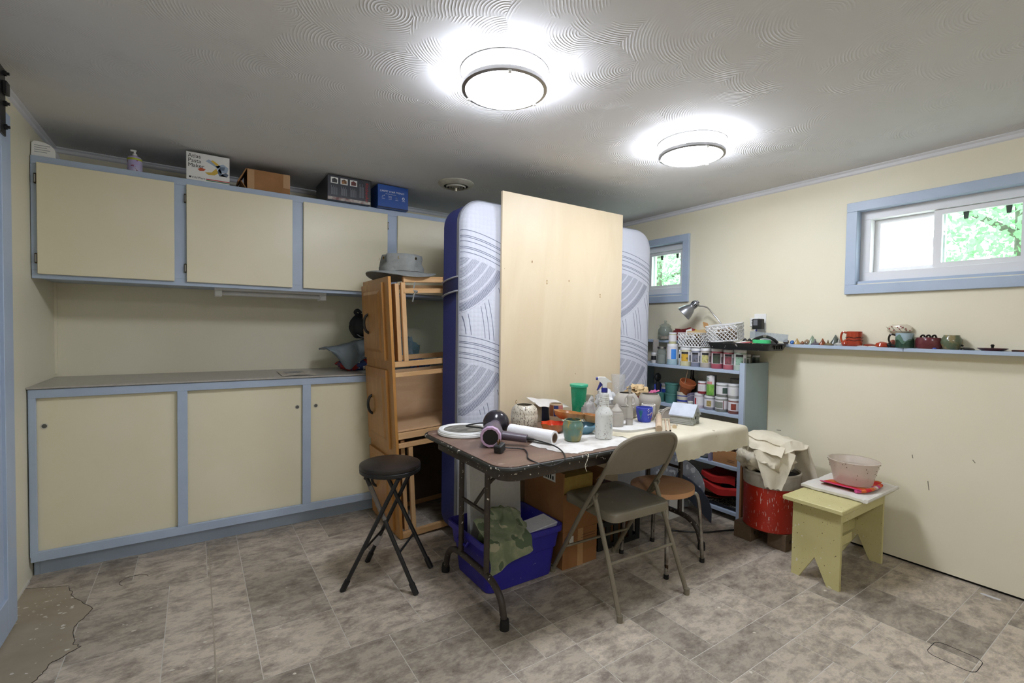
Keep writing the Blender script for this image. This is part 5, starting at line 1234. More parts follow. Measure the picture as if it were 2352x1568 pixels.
# second shelf
z2 = SH[1]+.0003
def lab(y, r, h, col, sw, text_, z=z2, x=3.105, swa=(-.55, .25), nm='underglaze_jar', extra=()):
    return fix(jar((x, y, z), r, h, P_(col), text_, parts=[('label', -1.25, 1.25, .2, .78, W8), ('swatch', swa[0], swa[1], .27, .68, sw if not isinstance(sw, str) else P_(sw))]+list(extra), name=nm, grp='labelled jars on the second shelf'))
lab(2.135, .0375, .108, 'c0b4bb', 'b3303a', 'lilac jar with small red label corner, lower row of second shelf', swa=(-1.0, -.6))
lab(2.050, .0395, .1, '8a8a94', M('sw_bamboo', '7d6b3c', 'b3a36a', scale=60, rough=.5), 'jar with bamboo swatch label, lower row of second shelf')
lab(1.957, .0455, .105, '7d8078', M('sw_grey', '7f837b', rough=.5), 'wide jar with grey and maroon label, lower row of second shelf', extra=[('stripe', .2, .3, .2, .78, P_('6a2a30'))], swa=(-1.2, .15))
lab(1.862, .041, .104, '7a4a42', M('sw_brick', '6b2a22', '8a3d30', scale=50, rough=.5), 'jar with brick-red swatch label, lower row at the right end')
lab(2.115, .031, .09, '8c2a30', 'c9c6c8', 'dark red jar stacked on the lilac jar', z=z2+.1085)
t = thing('bean_can', 'tall tin can with green bean picture on its label', 'can', (3.105, 2.04, z2+.1005)); MB().lathe([(0, 0), (.033, 0), (.0335, .002), (.0335, .147), (.032, .15), (0, .148)], seg=28).obj('can', m_nickel, t)
patch(t, 'label', [(.0336, .006), (.0336, .144)], SA-1.5, SA+.6, W8); patch(t, 'green_field', [(.0338, .006), (.0338, .085)], SA-1.5, SA+.55, M('beans', '4c8a2f', '8fbf5a', scale=50, rough=.5, stretch=(1, 1, .4))); patch(t, 'red_panel', [(.034, .085), (.034, .105)], SA-1.0, SA+.1, P_('c98a86'))
text('lettering', 'Green', .014, M('bean_ink', '3f8a5a', rough=.6), t, frame3((-.030, .0185, .126), (-.52, -.85, 0), (0, 0, 1), (-.85, .52, 0)), .0003); text('lettering', 'Beans', .014, M('bean_ink', '3f8a5a'), t, frame3((-.030, .0185, .112), (-.52, -.85, 0), (0, 0, 1), (-.85, .52, 0)), .0003)
lab(1.953, .0435, .097, '8b8f8a', M('sw_dkgreen', '3c4f47', rough=.5), 'jar with dark green swatch stacked on the wide jar', z=z2+.1055, swa=(.0, .75))
lab(1.868, .038, .1, 'a9aaa6', 'd2d3d0', 'plain white-labelled jar stacked at the right end of second shelf', z=z2+.1045)
m_teal = M('teal_plastic', '4f8079', '47766f', scale=8, rough=.35, spots=('d8dcd8', .26, 25))
def tub(y, z, r, h, label, x=3.12):
    t = thing('teal_tub', label, 'tub', (x, y, z), 0, 'teal tubs on the second shelf'); MB().lathe(vessel([(r*.84, 0), (r*.88, .004), (r*.97, h-.01)], .002), seg=28, sy=1.1).obj('tub', m_teal, t)
    MB().lathe([(r*.97, h-.0105), (r*1.04, h-.0105), (r*1.04, h), (r*.98, h+.001), (0, h-.001)], seg=28, sy=1.1).obj('lid', m_teal, t)
tub(2.40, z2, .045, .076, 'lower of the two stacked teal tubs on the second shelf'); tub(2.395, z2+.0775, .05, .078, 'upper of the two stacked teal tubs on the second shelf')
pot('teal_cup', 'clear teal plastic cup left of the stacked teal tubs', 'cup', (3.105, 2.487, z2), vessel([(.03, 0), (.032, .004), (.036, .068)], .0015), clear_mat('teal_clear', 'a8d0c8', .1, .5, '5f958c'))
t = jar((3.22, 2.52, z2), .045, .135, P_('c2b98a'), 'yogurt tub with blue band label behind the teal tubs', parts=[('label', -1.3, 1.3, .2, .8, W8), ('swatch', -1.0, 1.0, .45, .68, P_('2f49a0'))], name='yogurt_tub', cat='tub'); fix(t)
t = thing('blue_folder', 'bright blue plastic folder standing at the mattress end of the second shelf', 'folder', (3.12, 2.56, z2)); MB().box((0, 0, 0), (.12, .008, .13), .001).obj('cover', P_('4a5fc0'), t)
t = thing('black_ladle', 'large black plastic ladle leaning in the second shelf', 'ladle', (3.12, 2.545, z2)); MB().tube([(0, -.012, .004), (.01, -.01, .08), (.02, .0, .15)], [.006, .012, .02], 8).obj('handle', m_black, t); MB().ball((.026, .008, .185), .036, 14, (1, .5, 1)).obj('bowl', m_black, t)
t = thing('stoneware_crock', 'small cream crock with two blue bands', 'crock', (3.115, 2.285, z2)); MB().lathe(vessel([(.042, 0), (.044, .004), (.046, .09), (.047, .1), (.044, .1)], .004), seg=30).obj('crock', M('cream_stoneware', 'cfc7b5', rough=.3), t)
for z in (.028, .063): MB().lathe([(.0448+.0003, z), (.0453, z+.001), (.0458, z+.012), (.045, z+.013)], seg=30).obj('blue_band', P_('2b3c9a'), t)
t = thing('terracotta_pot', 'orange terracotta flowerpot tipped in the mouth of the striped crock', 'flowerpot', (3.115, 2.275, z2+.088)); t.rotation_euler = (.42, -.15, 0)
m_terra = M('terracotta', 'b0653c', 'a55c35', scale=12, rough=.8); MB().lathe(vessel([(.034, 0), (.036, .003), (.05, .075), (.0505, .076)], .004), seg=30).obj('pot', m_terra, t); MB().lathe([(.05, .073), (.058, .073), (.0605, .104), (.053, .104), (.05, .076)], seg=30).obj('rim', m_terra, t)
MB().tube([(.02, .03, .03), (.028, .05, .17)], .003, 6).obj('twig', m_dow, t)
for k in range(4):
    t = thing('plastic_sleeve', ('rightmost', 'second from right', 'third from right', 'leftmost')[k]+' of the clear plastic sleeves standing beside the striped crock', 'sleeve', (3.075, 2.195+k*.008, z2), 0, 'clear plastic sleeves on the second shelf')
    MB().box((0, 0, 0), (.13, .0015, .105-.004*k)).obj('sheet', clear_mat('sleeve', 'f2f0fa', .1, .4, 'b8b4c9'), t); MB().box((0, -.0004, .08-.004*k), (.13, 0, .083-.004*k)).obj('seam', m_white, t)
t = thing('brown_bottle', 'dark brown glass bottle behind the terracotta pot', 'bottle', (3.285, 2.33, z2)); MB().lathe([(0, 0), (.036, 0), (.037, .004), (.037, .13), (.03, .16), (.014, .2), (.013, .26), (.015, .262), (.015, .272), (0, .272)], seg=24).obj('glass', M('brown_glass', '2b1a10', rough=.12), t)
t = thing('squat_vase', 'off-white flared clay vase behind the upper jars', 'vase', (3.25, 1.93, z2)); MB().lathe(vessel([(.04, 0), (.045, .06), (.036, .15), (.05, .225), (.048, .226)], .004), seg=26).obj('vase', m_clay, t)
# third shelf
z3 = SH[2]+.0003
t = thing('shelf_carton', 'brown carton on the third shelf with faint printing', 'box', (3.075, 1.812, z3)); MB().box((0, 0, 0), (.22, .185, .095), .001).obj('carton', m_card, t)
for k in range(2): MB().box((-.0007, .02, .02+k*.012), (0, .075, .025+k*.012)).obj('printed_line', M('carton_ink', '6e4a30'), t)
t = thing('grey_film_bag', 'grey crinkled plastic bag on top of the shelf carton', 'bag', (3.17, 1.885, z3+.0955)); lump('film', clear_mat('grey_film', 'e6e2ea', .2, .7, 'a9a4ad'), t, (0, 0, 0), (.09, .075, .04), 17, .5)
t = thing('clear_tray', 'clear plastic tray edge standing beside the shelf carton', 'tray', (3.06, 2.005, z3)); MB().box((0, 0, 0), (.14, .012, .11)).obj('wall', clear_mat('sleeve', 'f2f0fa'), t); MB().box((0, .0125, 0), (.14, .02, .1)).obj('wall', clear_mat('sleeve', 'f2f0fa'), t)
t = thing('glass_bowl', 'clear glass bowl with purplish contents on the third shelf', 'bowl', (3.125, 2.09, z3)); MB().lathe(vessel([(.03, 0), (.045, .012), (.05, .05), (.048, .052)], .003), seg=26).obj('bowl', m_glass, t); MB().lathe([(0, .006), (.04, .012), (.046, .03), (0, .032)], seg=24).obj('contents', P_('7d6e78', .9), t)
t = thing('enamel_pan', 'shallow off-white pan at the left of the third shelf', 'pan', (3.14, 2.24, z3)); MB().lathe(vessel([(.06, 0), (.065, .004), (.075, .03)], .003), seg=26).obj('pan', P_('b8b5a8'), t)
t = thing('dark_bag', 'dark navy bag stuffed at the back of the third shelf', 'bag', (3.24, 1.9, z3+.0955)); t.location = (3.27, 2.15, z3); lump('fabric', M('dark_navy_cloth', '182238', '10161f', scale=9, rough=.8), t, (0, 0, 0), (.07, .12, .12), 19, .35)
t = thing('blue_bottle', 'dark blue bottle standing in the third shelf above the grey bag', 'bottle', (3.3, 1.86, z3+.0)); t.location = (3.325, 1.845, z3); MB().lathe([(0, 0), (.024, 0), (.024, .22), (.014, .25), (.014, .28), (0, .28)], seg=20).obj('glass', M('navy_glass', '10263f', rough=.15), t)
# bottom shelf
z4 = SH[3]+.0003
t = thing('mosaic_tray', 'flat tray covered with black and white mosaic chips on the bottom shelf', 'tray', (3.075, 1.805, z4+.0)); MB().box((0, 0, 0), (.24, .25, .022), .002).obj('tray', m_black, t)
random.seed(3); b = MB()
for k in range(420):
    x, y = random.uniform(.01, .225), random.uniform(.01, .235); a = random.uniform(0, 3); q = .0045
    c = [(x+q*math.cos(a+i*PI/2)*random.uniform(.6, 1.2), y+q*math.sin(a+i*PI/2)*random.uniform(.6, 1.2)) for i in range(4)]; b.prism(c, .0222, .0245)
o = b.obj('mosaic_chips', M('mosaic_chip', 'b9b4ac', '77736c', scale=90, rough=.4), t, smooth=False); o['kind'] = 'stuff'
t = thing('beige_bowl', 'shallow beige bowl lying on boards in the bottom shelf', 'bowl', (3.2, 2.07, z4+.05)); MB().lathe(vessel([(.05, 0), (.07, .01), (.11, .05), (.108, .052)], .004), seg=32, sy=1.05).obj('bowl', P_('b09a86', .5), t)
t = thing('brown_plate', 'thin red-brown plate under the beige bowl', 'plate', (3.2, 2.07, z4+.0255)); MB().lathe([(0, 0), (.08, 0), (.125, .016), (.12, .02), (.08, .006), (0, .006)], seg=36, sy=1.1).obj('plate', P_('8a5240', .4), t)
def sheet(name, label, loc, w, d, mat, ry, rx, rz=0, th=.004, wavy=0, cat='sheet'):
    t = thing(name, label, cat, loc); t.rotation_euler = (rx, ry, rz)
    MB().grid(lambda u, v: (u*w, v*d, wavy*math.sin(u*6)*math.cos(v*5)), 10, 10).solid(th).obj('sheet', mat, t, ang=60); return t
m_redf = M('red_felt', 'b3201c', 'a31b18', scale=6, rough=.7)
def red(label, z, x0, y0, d, fl, seed):
    t = thing('red_sheet', label, 'sheet', (x0, y0, z)); 
    def g(u, v):
        if u < .3: return (.012*math.sin(v*5+seed), v*d, -fl*(1-u/.3)*(1-.5*v*(seed % 2))+.012*math.sin(v*6+seed))
        return ((u-.3)/.7*.2, v*d, .012*math.sin(v*6+seed)+.008*math.sin(u*7))
    MB().grid(g, 14, 14).solid(.002).obj('sheet', m_redf, t, ang=60)
red('uppermost bright red folded sheet in the bottom shelf', z4+.215, 3.075, 1.83, .25, .055, 1)
red('lower drooping bright red sheet in the bottom shelf', z4+.145, 3.062, 1.81, .26, .045, 2)
sheet('grey_board', 'thin grey-white board slanting under the red sheets', (3.08, 1.80, z4+.118), .22, .2, P_('9a938c', .7), 0, -.04, 0)
sheet('navy_sheet', 'dark navy sheet slanting between the red sheets and grey board', (3.09, 1.80, z4+.14), .22, .3, P_('1d2350', .6), 0, -.03, 0)
# ------------------------------------------------------------------ baskets, tray, lamp above the shelf unit
m_bask = M('basket_white', 'd9d9d9', rough=.45)
def basket(label, loc, rz, w, d, h, tilt=(0, 0)):
    t = thing('plastic_basket', label, 'basket', loc, rz, 'white lattice baskets'); t.rotation_euler = (tilt[0], tilt[1], rz)
    fl = .92
    MB().box((-w/2*fl, -d/2*fl, 0), (w/2*fl, d/2*fl, .003)).obj('floor_panel', m_bask, t)
    MB().tube([(p[0], p[1], h-.003) for p in rrect(-w/2, -d/2, w/2, d/2, .014, 4)], .0042, 6, closed=True).obj('rim', m_bask, t)
    MB().tube([(p[0], p[1], .004) for p in rrect(-w/2*fl, -d/2*fl, w/2*fl, d/2*fl, .012, 4)], .0042, 6, closed=True).obj('foot_rim', m_bask, t)
    for ax, sg in ((0, 1), (0, -1), (1, 1), (1, -1)):
        L_ = w if ax == 0 else d; O_ = (d if ax == 0 else w)/2; b = MB(); n = max(5, int(L_/.029)); H2 = h-.008
        def pt(s_, q):  # s_ along, q height 0..1
            k = fl+(1-fl)*q; a_ = (s_-.5)*L_*k*.97; o_ = sg*O_*k
            return (a_, o_, .004+H2*q) if ax == 0 else (o_, a_, .004+H2*q)
        run = H2/L_
        for i in range(-n, n*2):
            for dr in (1, -1):
                s0 = i/n; s1 = s0+dr*run
                q0, q1 = 0., 1.
                if s1 != s0:
                    lo_, hi_ = sorted(((0-s0)/(s1-s0), (1-s0)/(s1-s0))); q0, q1 = max(0, lo_), min(1, hi_)
                if q1-q0 < .05: continue
                a_, c_ = Vector(pt(s0+(s1-s0)*q0, q0)), Vector(pt(s0+(s1-s0)*q1, q1))
                b.tube([a_, c_], .0032, 4, caps=False)
        b.obj('lattice_side', m_bask, t, smooth=False)
        if ax == 0 or True:
            g = [pt(.5+dx, q) for dx, q in ((-.2, .58), (.2, .58), (.24, .7), (.2, .82), (-.2, .82), (-.24, .7))]
            MB().tube(g, .0042, 6, closed=True).obj('handle_rim', m_bask, t)
    return t
basket('small white lattice basket standing on the glaze jars next to the lamp', (3.165, 2.235, 1.1765), PI/2, .205, .14, .11)
t = thing('tool_tray', 'long black plastic tray flecked with glaze sitting on the jar lids', 'tray', (3.125, 1.805, 1.1775))
m_tray = M('tray_black', '26282b', rough=.42, spots=('c9c9c9', .31, 45))
b = MB(); rows = []
for hx, hy, z in ((.105, .20, 0), (.11, .205, .003), (.125, .218, .04), (.134, .228, .042), (.134, .228, .047), (.122, .215, .046), (.106, .2, .006)): rows.append([b.bm.verts.new((p[0], p[1], z)) for p in rrect(-hx, -hy, hx, hy, .03, 4)])
for A, B_ in zip(rows, rows[1:]):
    n = len(A)
    for i in range(n): b.bm.faces.new((A[i], A[(i+1) % n], B_[(i+1) % n], B_[i]))
b.bm.faces.new(rows[0][::-1]); b.bm.faces.new(rows[-1]); b.obj('tray', m_tray, t, ang=40)
for x in (-.05, -.02, .01, .04): MB().box((x, -.2235, .012), (x+.004, -.2145, .036)).obj('slot', m_dark, t)
basket('larger white lattice basket tipped on the black tool tray', (3.135, 1.955, 1.232), math.radians(100), .215, .145, .12, (-.10, .1))
zt_ = 1.1845
t = thing('basket_filling', 'brown cloth bundle filling the larger white basket', 'cloth', (3.137, 1.955, 1.239)); lump('bundle', M('brown_bundle', '8a6f52', '5a4a3a', scale=20, rough=.9), t, (0, 0, 0), (.05, .075, .045), 51, .2)
t = thing('basket_filling', 'added dark filling that darkens the holes of the small white basket', 'cloth', (3.165, 2.235, 1.181)); lump('bundle', M('shade_filling', '3a332e', '6a5a4a', scale=20, rough=.9), t, (0, 0, 0), (.045, .075, .035), 52, .2)  # dark lump added so the lattice holes look shaded
def stick(label, a, c, r, mat, name='modelling_tool', cat='tool', tip=None, grp='tools in the black tray'):
    a, c = Vector(a), Vector(c); t = thing(name, label, cat, a, 0, grp)
    MB().tube([(0, 0, 0), (c-a)*.5, c-a], [r, r*1.1, r*.6], 7).obj('shaft', mat, t)
    if tip: MB().tube([c-a, (c-a)*1.15], [r*.6, r*.2], 6).obj('tip', tip, t)
    return t
stick('red pen lying across the black tool tray', (3.03, 1.83, zt_+.03), (3.11, 1.70, zt_+.052), .0045, P_('b0262c'), 'pen', 'pen', m_white)
stick('white plastic knife in the black tool tray', (3.04, 1.88, zt_+.02), (3.12, 1.80, zt_+.05), .006, m_white, 'plastic_knife', 'knife')
for k, (y, dy, mt, lb) in enumerate(((1.90, -.08, m_dow, 'pale wooden modelling stick nearest the basket in the tray'), (1.86, -.07, m_dow, 'wooden modelling stick across the middle of the tray'), (1.80, -.09, m_pine, 'thick wooden trimming tool in the middle of the tray'), (1.77, -.05, m_nickel, 'steel needle tool in the tray'))):
    stick(lb, (3.05+.02*k, y, zt_+.025), (3.17, y+dy, zt_+.05), .005, mt)
for k in range(4):
    t = thing('brush_comb', ('first', 'second', 'third', 'fourth')[k]+' black-bristled brush counted from the basket in the tray', 'brush', (3.17, 1.885-k*.032, zt_+.03), 0, 'black brushes in the tray'); MB().tube([(0, 0, 0), (.03, -.02, .018)], .006, 7).obj('handle', m_black, t); MB().tube([(.03, -.02, .018), (.045, -.03, .03)], [.009, .012], 7).obj('bristles', m_black, t)
t = thing('green_sponge', 'bright green scrubbing sponge at the right end of the tray', 'sponge', (3.05, 1.655, 1.226), -.1); MB().prism(rrect(-.03, -.055, .03, .055, .025, 5), 0, .022).obj('pad', M('green_pad', '49c47c', rough=.9, bump=.3), t)
t = thing('black_strap', 'black curved strap with buckle arching over the tray', 'strap', (3.10, 1.66, zt_)); MB().tube(spline([(.0, .1, .04), (.0, .06, .07), (.0, .0, .085), (.0, -.05, .07), (.02, -.07, .045)], 6), .006, 7, flat=1.6).obj('strap', m_black, t); MB().box((-.006, -.012, .078), (.008, .012, .095), .002).obj('buckle', m_nickel, t)
t = thing('clear_ruler', 'clear plastic ruler slanting behind the tray', 'ruler', (3.265, 1.86, 1.235)); t.rotation_euler = (.08, 0, 0)
MB().box((0, -.26, .02), (.002, 0, .07)).obj('rule', clear_mat('ruler_plastic', 'f4f6f8', .1, .4, 'b9c4cc'), t)
for k in range(12): MB().box((-.0006, -.25+k*.021, .05), (0, -.249+k*.021, .07)).obj('tick_mark', m_prgrey, t)
# gooseneck lamp on the ledge
t = thing('desk_lamp', 'silver gooseneck desk lamp bent over the shelf unit', 'lamp', (3.305, 2.06, 1.2215)); O = Vector(t.location)
m_silver = M('silver_paint', '8f9094', rough=.32, metal=.8)
MB().lathe([(0, 0), (.05, 0), (.05, .012), (.03, .02), (.01, .024), (0, .024)], seg=28).obj('base', m_silver, t)
hp = Vector((3.215, 2.245, 1.525))-O; hm = Vector((3.16, 2.335, 1.43))-O
MB().tube(spline([(0, 0, .02), (0, .01, .08), (-.01, .05, .15), (-.02, .1, .21), (-.04, .14, .26), tuple(hm.lerp(hp, .86)+Vector((.012, -.016, -.018))), tuple(hm.lerp(hp, .84))], 6), .006, 8).obj('neck', m_chrome, t)
MM = axis_m(hm, hp); Lh = (hp-hm).length
sh = MB().lathe([(.058, 0), (.06, .004), (.052, .035), (.042, .06), (.029, .078), (.026, .09), (.028, .093), (.028, .125), (.022, .135), (.012, .138), (.012, .146), (0, .147)], seg=32, M4=MM).obj('shade', m_silver, t)
MB().lathe([(.056, .001), (.05, .035), (.04, .058), (0, .07)], seg=28, M4=MM).obj('shade_lining', M('lining', 'b9b9bb', rough=.3), sh)
for k in range(5):
    a = k*.5+3.4; MB().box((-.003, -.001, .1), (.003, .001, .12), M4=MM @ Matrix.Rotation(a, 4, 'Z') @ Matrix.Translation((0, .0285, 0))).obj('vent_slot', m_dark, sh)
# wall ledge
t = thing('wall_ledge', 'narrow light blue display ledge along the window wall', 'ledge', (3.268, -1.0, 1.1985))
MB().box((0, 0, .002), (.0915, 1.98, .0225), .001).obj('board', m_blue, t); MB().box((0, 1.982, .002), (.0915, 3.9, .0225), .001).obj('board', m_blue, t)
MB().box((.06, 0, -.022), (.0915, 3.9, .0015)).obj('cleat', m_wall, t)
ZL = 1.2213
t = thing('glass_canister', 'ribbed glass canister with knobbed lid on the ledge by the mattress', 'canister', (3.296, 2.61, ZL))
MB().lathe(vessel([(.05, 0), (.058, .006), (.06, .05), (.057, .085), (.044, .105), (.043, .112)], .003), seg=32, wob=lambda a, z: .02*math.sin(a*16)).obj('glass', m_glass, t)
MB().lathe([(.046, .1125), (.048, .12), (.03, .133), (.012, .138), (.008, .145), (.013, .155), (.008, .165), (0, .166)], seg=24).obj('lid', m_glass, t); MB().lathe([(0, .007), (.04, .007), (.045, .03), (0, .035)], seg=18).obj('contents', M('odd_bits', 'a5433a', 'd6cdb8', scale=60, rough=.8), t)
t = thing('red_pouch', 'crumpled red mesh pouch on the ledge behind the small basket', 'pouch', (3.315, 2.42, ZL)); lump('fabric', M('red_mesh', '9c3838', '7f2c30', scale=14, rough=.8), t, (0, 0, 0), (.042, .13, .05), 23, .5)
t = thing('cardboard_tube', 'tan cardboard tube poking out of the small basket', 'tube', (3.14, 2.235, 1.255)); MM = axis_m((0, .04, .02), (.06, -.14, .045)); MB().lathe([(.017, 0), (.021, 0), (.021, .17), (.017, .17), (.017, 0)], seg=22, M4=MM).obj('tube', M('tube_card', 'b59a6c', rough=.8), t)
t = thing('paper_scrap', 'white paper scrap standing in the small basket', 'paper', (3.165, 2.29, 1.215)); MB().prism([(-.04, 0), (.03, 0), (.02, .09), (-.03, .105)], 0, .001, 'yz').obj('sheet', m_wcard, t)
t = thing('paper_scrap', 'yellow paper scrap standing in the small basket', 'paper', (3.178, 2.24, 1.215)); MB().prism([(-.04, 0), (.02, 0), (.0, .1), (-.05, .08)], 0, .001, 'yz').obj('sheet', P_('c9ab3a'), t)
t = thing('price_tag', 'tan paper price tag standing up between the baskets', 'tag', (3.17, 2.12, 1.26)); MB().prism([(0, .05), (.04, .07), (.05, .11), (.01, .1), (-.005, .075)], 0, .001, 'yz').obj('tag', P_('b98d5a'), t); MB().tube([(0, .003, .06), (.0, .012, .0)], .0008, 4).obj('string', m_thread, t)
# outlet with adapter
t = thing('wall_outlet', 'white wall outlet plate above the tool tray', 'outlet', (XR, 1.836, 1.365)); MB().box((-.006, -.043, -.064), (-.0003, .043, .064), .002).obj('plate', m_white, t)
MB().box((-.034, -.001, -.028), (-.006, .058, .034), .003).obj('plug_tap', m_white, t)
for dz in (-.006, .012): MB().box((-.0346, .04, dz), (-.034, .044, dz+.008)).obj('slot', m_dark, t)
t = thing('power_adapter', 'black power adapter plugged into the wall outlet', 'adapter', (3.318, 1.822, 1.355)); MB().box((-.03, -.034, -.036), (.007, .034, .036), .003).obj('body', m_black, t); MB().box((-.0306, -.005, -.01), (-.03, .025, .03)).obj('rating_label', M('adapter_label', '6f7277', rough=.5), t)
MB().tube(spline([(-.01, .01, -.036), (-.015, .012, -.07), (-.02, .02, -.11), (-.01, .03, -.13)], 5), .0028, 6).obj('cord', m_black, t)
MB().ball((-.012, .012, -.045), .006, 8).obj('cord_guard', P_('2a3bb0'), t)
# ------------------------------------------------------------------ pottery on the ledge
XG = 3.314
def bead(y, kind, s_, mat, label, x=XG):
    t = thing('clay_bauble', label, 'ornament', (x, y, ZL), 0, 'small clay ornaments on the ledge')
    if kind == 'cone': MB().lathe([(0, 0), (s_*.6, 0), (s_*.55, s_*.2), (s_*.25, s_*.7), (s_*.06, s_*1.15), (0, s_*1.2)], seg=18, wob=lambda a, z: .1*math.sin(a*3)).obj('body', mat, t)
    elif kind == 'egg': MB().lathe([(0, 0), (s_*.35, .001), (s_*.55, s_*.35), (s_*.4, s_*.75), (s_*.12, s_*.98), (0, s_)], seg=18).obj('body', mat, t)
    else:
        MB().lathe([(0, 0), (s_*.5, 0), (s_*.55, s_*.2), (s_*.3, s_*.4), (0, s_*.42)], seg=18, sy=1.5).obj('body', mat, t); MB().lathe([(0, 0), (s_*.2, 0), (s_*.05, s_*.7), (0, s_*.75)], (0, s_*.1, s_*.3), 10).obj('crest', mat, t)
G = lambda c, c2=None: M('glz_'+c, c, c2, scale=40, rough=.22)
bead(1.632, 'egg', .034, G('6f5a4a', '3c2d24'), 'brown pebble-like ornament next to the black tray')
bead(1.592, 'egg', .026, G('3f6fb0'), 'sky-blue egg ornament on the ledge')
bead(1.562, 'cone', .034, G('b89a62', '8f7544'), 'sand-coloured cone ornament on the ledge')
bead(1.528, 'egg', .022, G('8a5a3a'), 'tiny russet bead ornament on the ledge')
bead(1.500, 'egg', .034, G('7d6a55', 'a08a70'), 'tan round ornament on the ledge')
bead(1.478, 'cone', .050, G('8fa08a', '6e7f68'), 'tall pale sage cone ornament on the ledge', 3.335)
bead(1.448, 'bird', .036, G('4d4650', '6a6270'), 'dark plum crested ornament on the ledge')
bead(1.408, 'cone', .036, G('8a4a2a', '5f3320'), 'rust-brown cone ornament on the ledge')
bead(1.368, 'bird', .034, G('7a6a48', '554a34'), 'olive crested ornament on the ledge', 3.30)
bead(1.345, 'cone', .056, G('3f4540', '6c746a'), 'tall dark grey cone ornament on the ledge', 3.338)
bead(1.312, 'bird', .042, G('b9b8b4', '8f8e8a'), 'white crested ornament beside the red mug')
def handle(t, pts, r, mat): MB().tube(spline(pts, 6), r, 8).obj('handle', mat, t)
m_rglz = M('red_mug_glaze', '9a3420', 'b04a2c', scale=14, rough=.15); m_blkgl = M('black_glaze', '15130f', rough=.15)
t = pot('red_mug', 'glossy brick-red mug with dark wavy bands on the ledge', 'mug', (3.315, 1.235, ZL), vessel([(.034, 0), (.04, .006), (.042, .03), (.0395, .08), (.04, .088), (.038, .089)], .004), m_rglz, inner=(.035, .06, m_din))
handle(t, [(-.012, .038, .08), (-.014, .058, .082), (-.014, .066, .05), (-.013, .056, .02), (-.012, .04, .016)], .006, m_rglz)
for z in (.035, .052): MB().tube([((.0425-.0003*k*0)*math.cos(a), .0425*math.sin(a), z+.003*math.sin(a*5)) for a in [2*PI*i/40 for i in range(40)]], .0016, 5, closed=True).obj('wavy_band', m_blkgl, t)
bead(1.275, 'egg', .04, m_rglz, 'brick-red rounded ornament against the red mug', 3.30)
def disc(y, r, h, mat, label, x=XG, name='pottery_disc', cat='ornament', dome=1):
    t = thing(name, label, cat, (x, y, ZL)); MB().lathe([(0, 0), (r*.9, 0), (r, h*.2), (r*.8, h*.7), (r*.3, h), (0, h)], seg=26).obj('body', mat, t); return t
t = disc(1.16, .035, .018, G('8f3a26', '5d2418'), 'flat rust-red ornament right of the red mug', 3.33)
disc(1.185, .03, .005, m_wcard, 'thin white disc lying near the red mug', 3.30, 'paper_disc', 'disc'); disc(1.128, .03, .006, m_wcard, 'thin white disc lying beside the ladybird', 3.295, 'paper_disc', 'disc')
t = disc(1.09, .036, .032, m_rglz, 'glossy red ladybird paperweight on the ledge', 3.305, 'ladybird', 'ornament'); MB().ball((-.012, -.036, .014), .012, 12).obj('head', m_blkgl, t)
t = pot('white_vase', 'cream round vase painted with red berries and branches', 'vase', (3.342, 1.022, ZL), vessel([(.012, 0), (.014, .004), (.01, .03), (.01, .07), (.014, .085)], .003), G('b9b0a0'))
MB().lathe([(.0, .084), (.01, .085), (.0165, .094), (.0165, .115), (.012, .128), (.009, .132), (.007, .132)], seg=30, sy=3.6).obj('upper_bowl', M('berry_cream', 'c9bfa8', rough=.25), t)
random.seed(9)
for k in range(12):
    a = PI+random.uniform(-.9, 1.2); z = random.uniform(.096, .122); r = .0168
    MB().ball((r*math.cos(a), r*3.5*math.sin(a), z), .0035, 8, (.6, 1, 1)).obj('berry', P_('8f2a26'), t)
for k in range(4): MB().tube([(-.0169, .035-.025*k+q*.006, .09+q*.007) for q in range(5)], .001, 5).obj('branch', P_('2f4a34'), t)
t = pot('landscape_mug', 'mug painted with green hills under pale blue sky', 'mug', (3.299, .985, ZL), vessel([(.036, 0), (.039, .004), (.041, .08), (.041, .083), (.0385, .083)], .003), M('pale_sky', '9db3bd', rough=.2), inner=(.036, .07, m_clayin))
hill = lambda a, k: (.045+.014*math.sin(a*3+k)+.006*math.sin(a*7+k))
for k, (mt, s_, of) in enumerate(((G('5f7d6c', '4d6c5c'), 1.25, .0005), (G('2c4a3c', '23402f'), .85, .0011))):
    b = MB(); n = 36; A_ = []; B2 = []
    for i in range(n): a = 2*PI*i/n; r = .0405+of; A_.append(b.bm.verts.new((r*math.cos(a)*.98, r*math.sin(a)*.98, .002))); B2.append(b.bm.verts.new(((r+.0005)*math.cos(a), (r+.0005)*math.sin(a), hill(a, k)*s_)))
    for i in range(n): b.bm.faces.new((A_[i], A_[(i+1) % n], B2[(i+1) % n], B2[i]))
    b.obj('painted_hills', mt, t)
handle(t, [(-.008, .038, .07), (-.01, .062, .074), (-.01, .07, .045), (-.01, .056, .015), (-.008, .038, .012)], .005, m_blkgl)
bead(1.05, 'egg', .045, G('b06a56', '8f4a3c'), 'salmon-red ornament behind the landscape mug', 3.336)
t = thing('plum_casserole', 'plum-coloured lidded dish with dark knots along the top', 'dish', (3.308, .883, ZL)); MB().lathe([(0, 0), (.04, 0), (.046, .01), (.047, .045), (.042, .06), (0, .064)], seg=32, sy=1.2).obj('body', M('plum_glaze', '5d2a30', '6e343a', scale=10, rough=.2), t)
for k in (-1, 0, 1): MB().tube(spline([(-.005, k*.024-.01, .06), (-.006, k*.024-.004, .073), (-.006, k*.024+.005, .07), (-.005, k*.024+.009, .061)], 4), .0045, 7).obj('knot', m_blkgl, t)
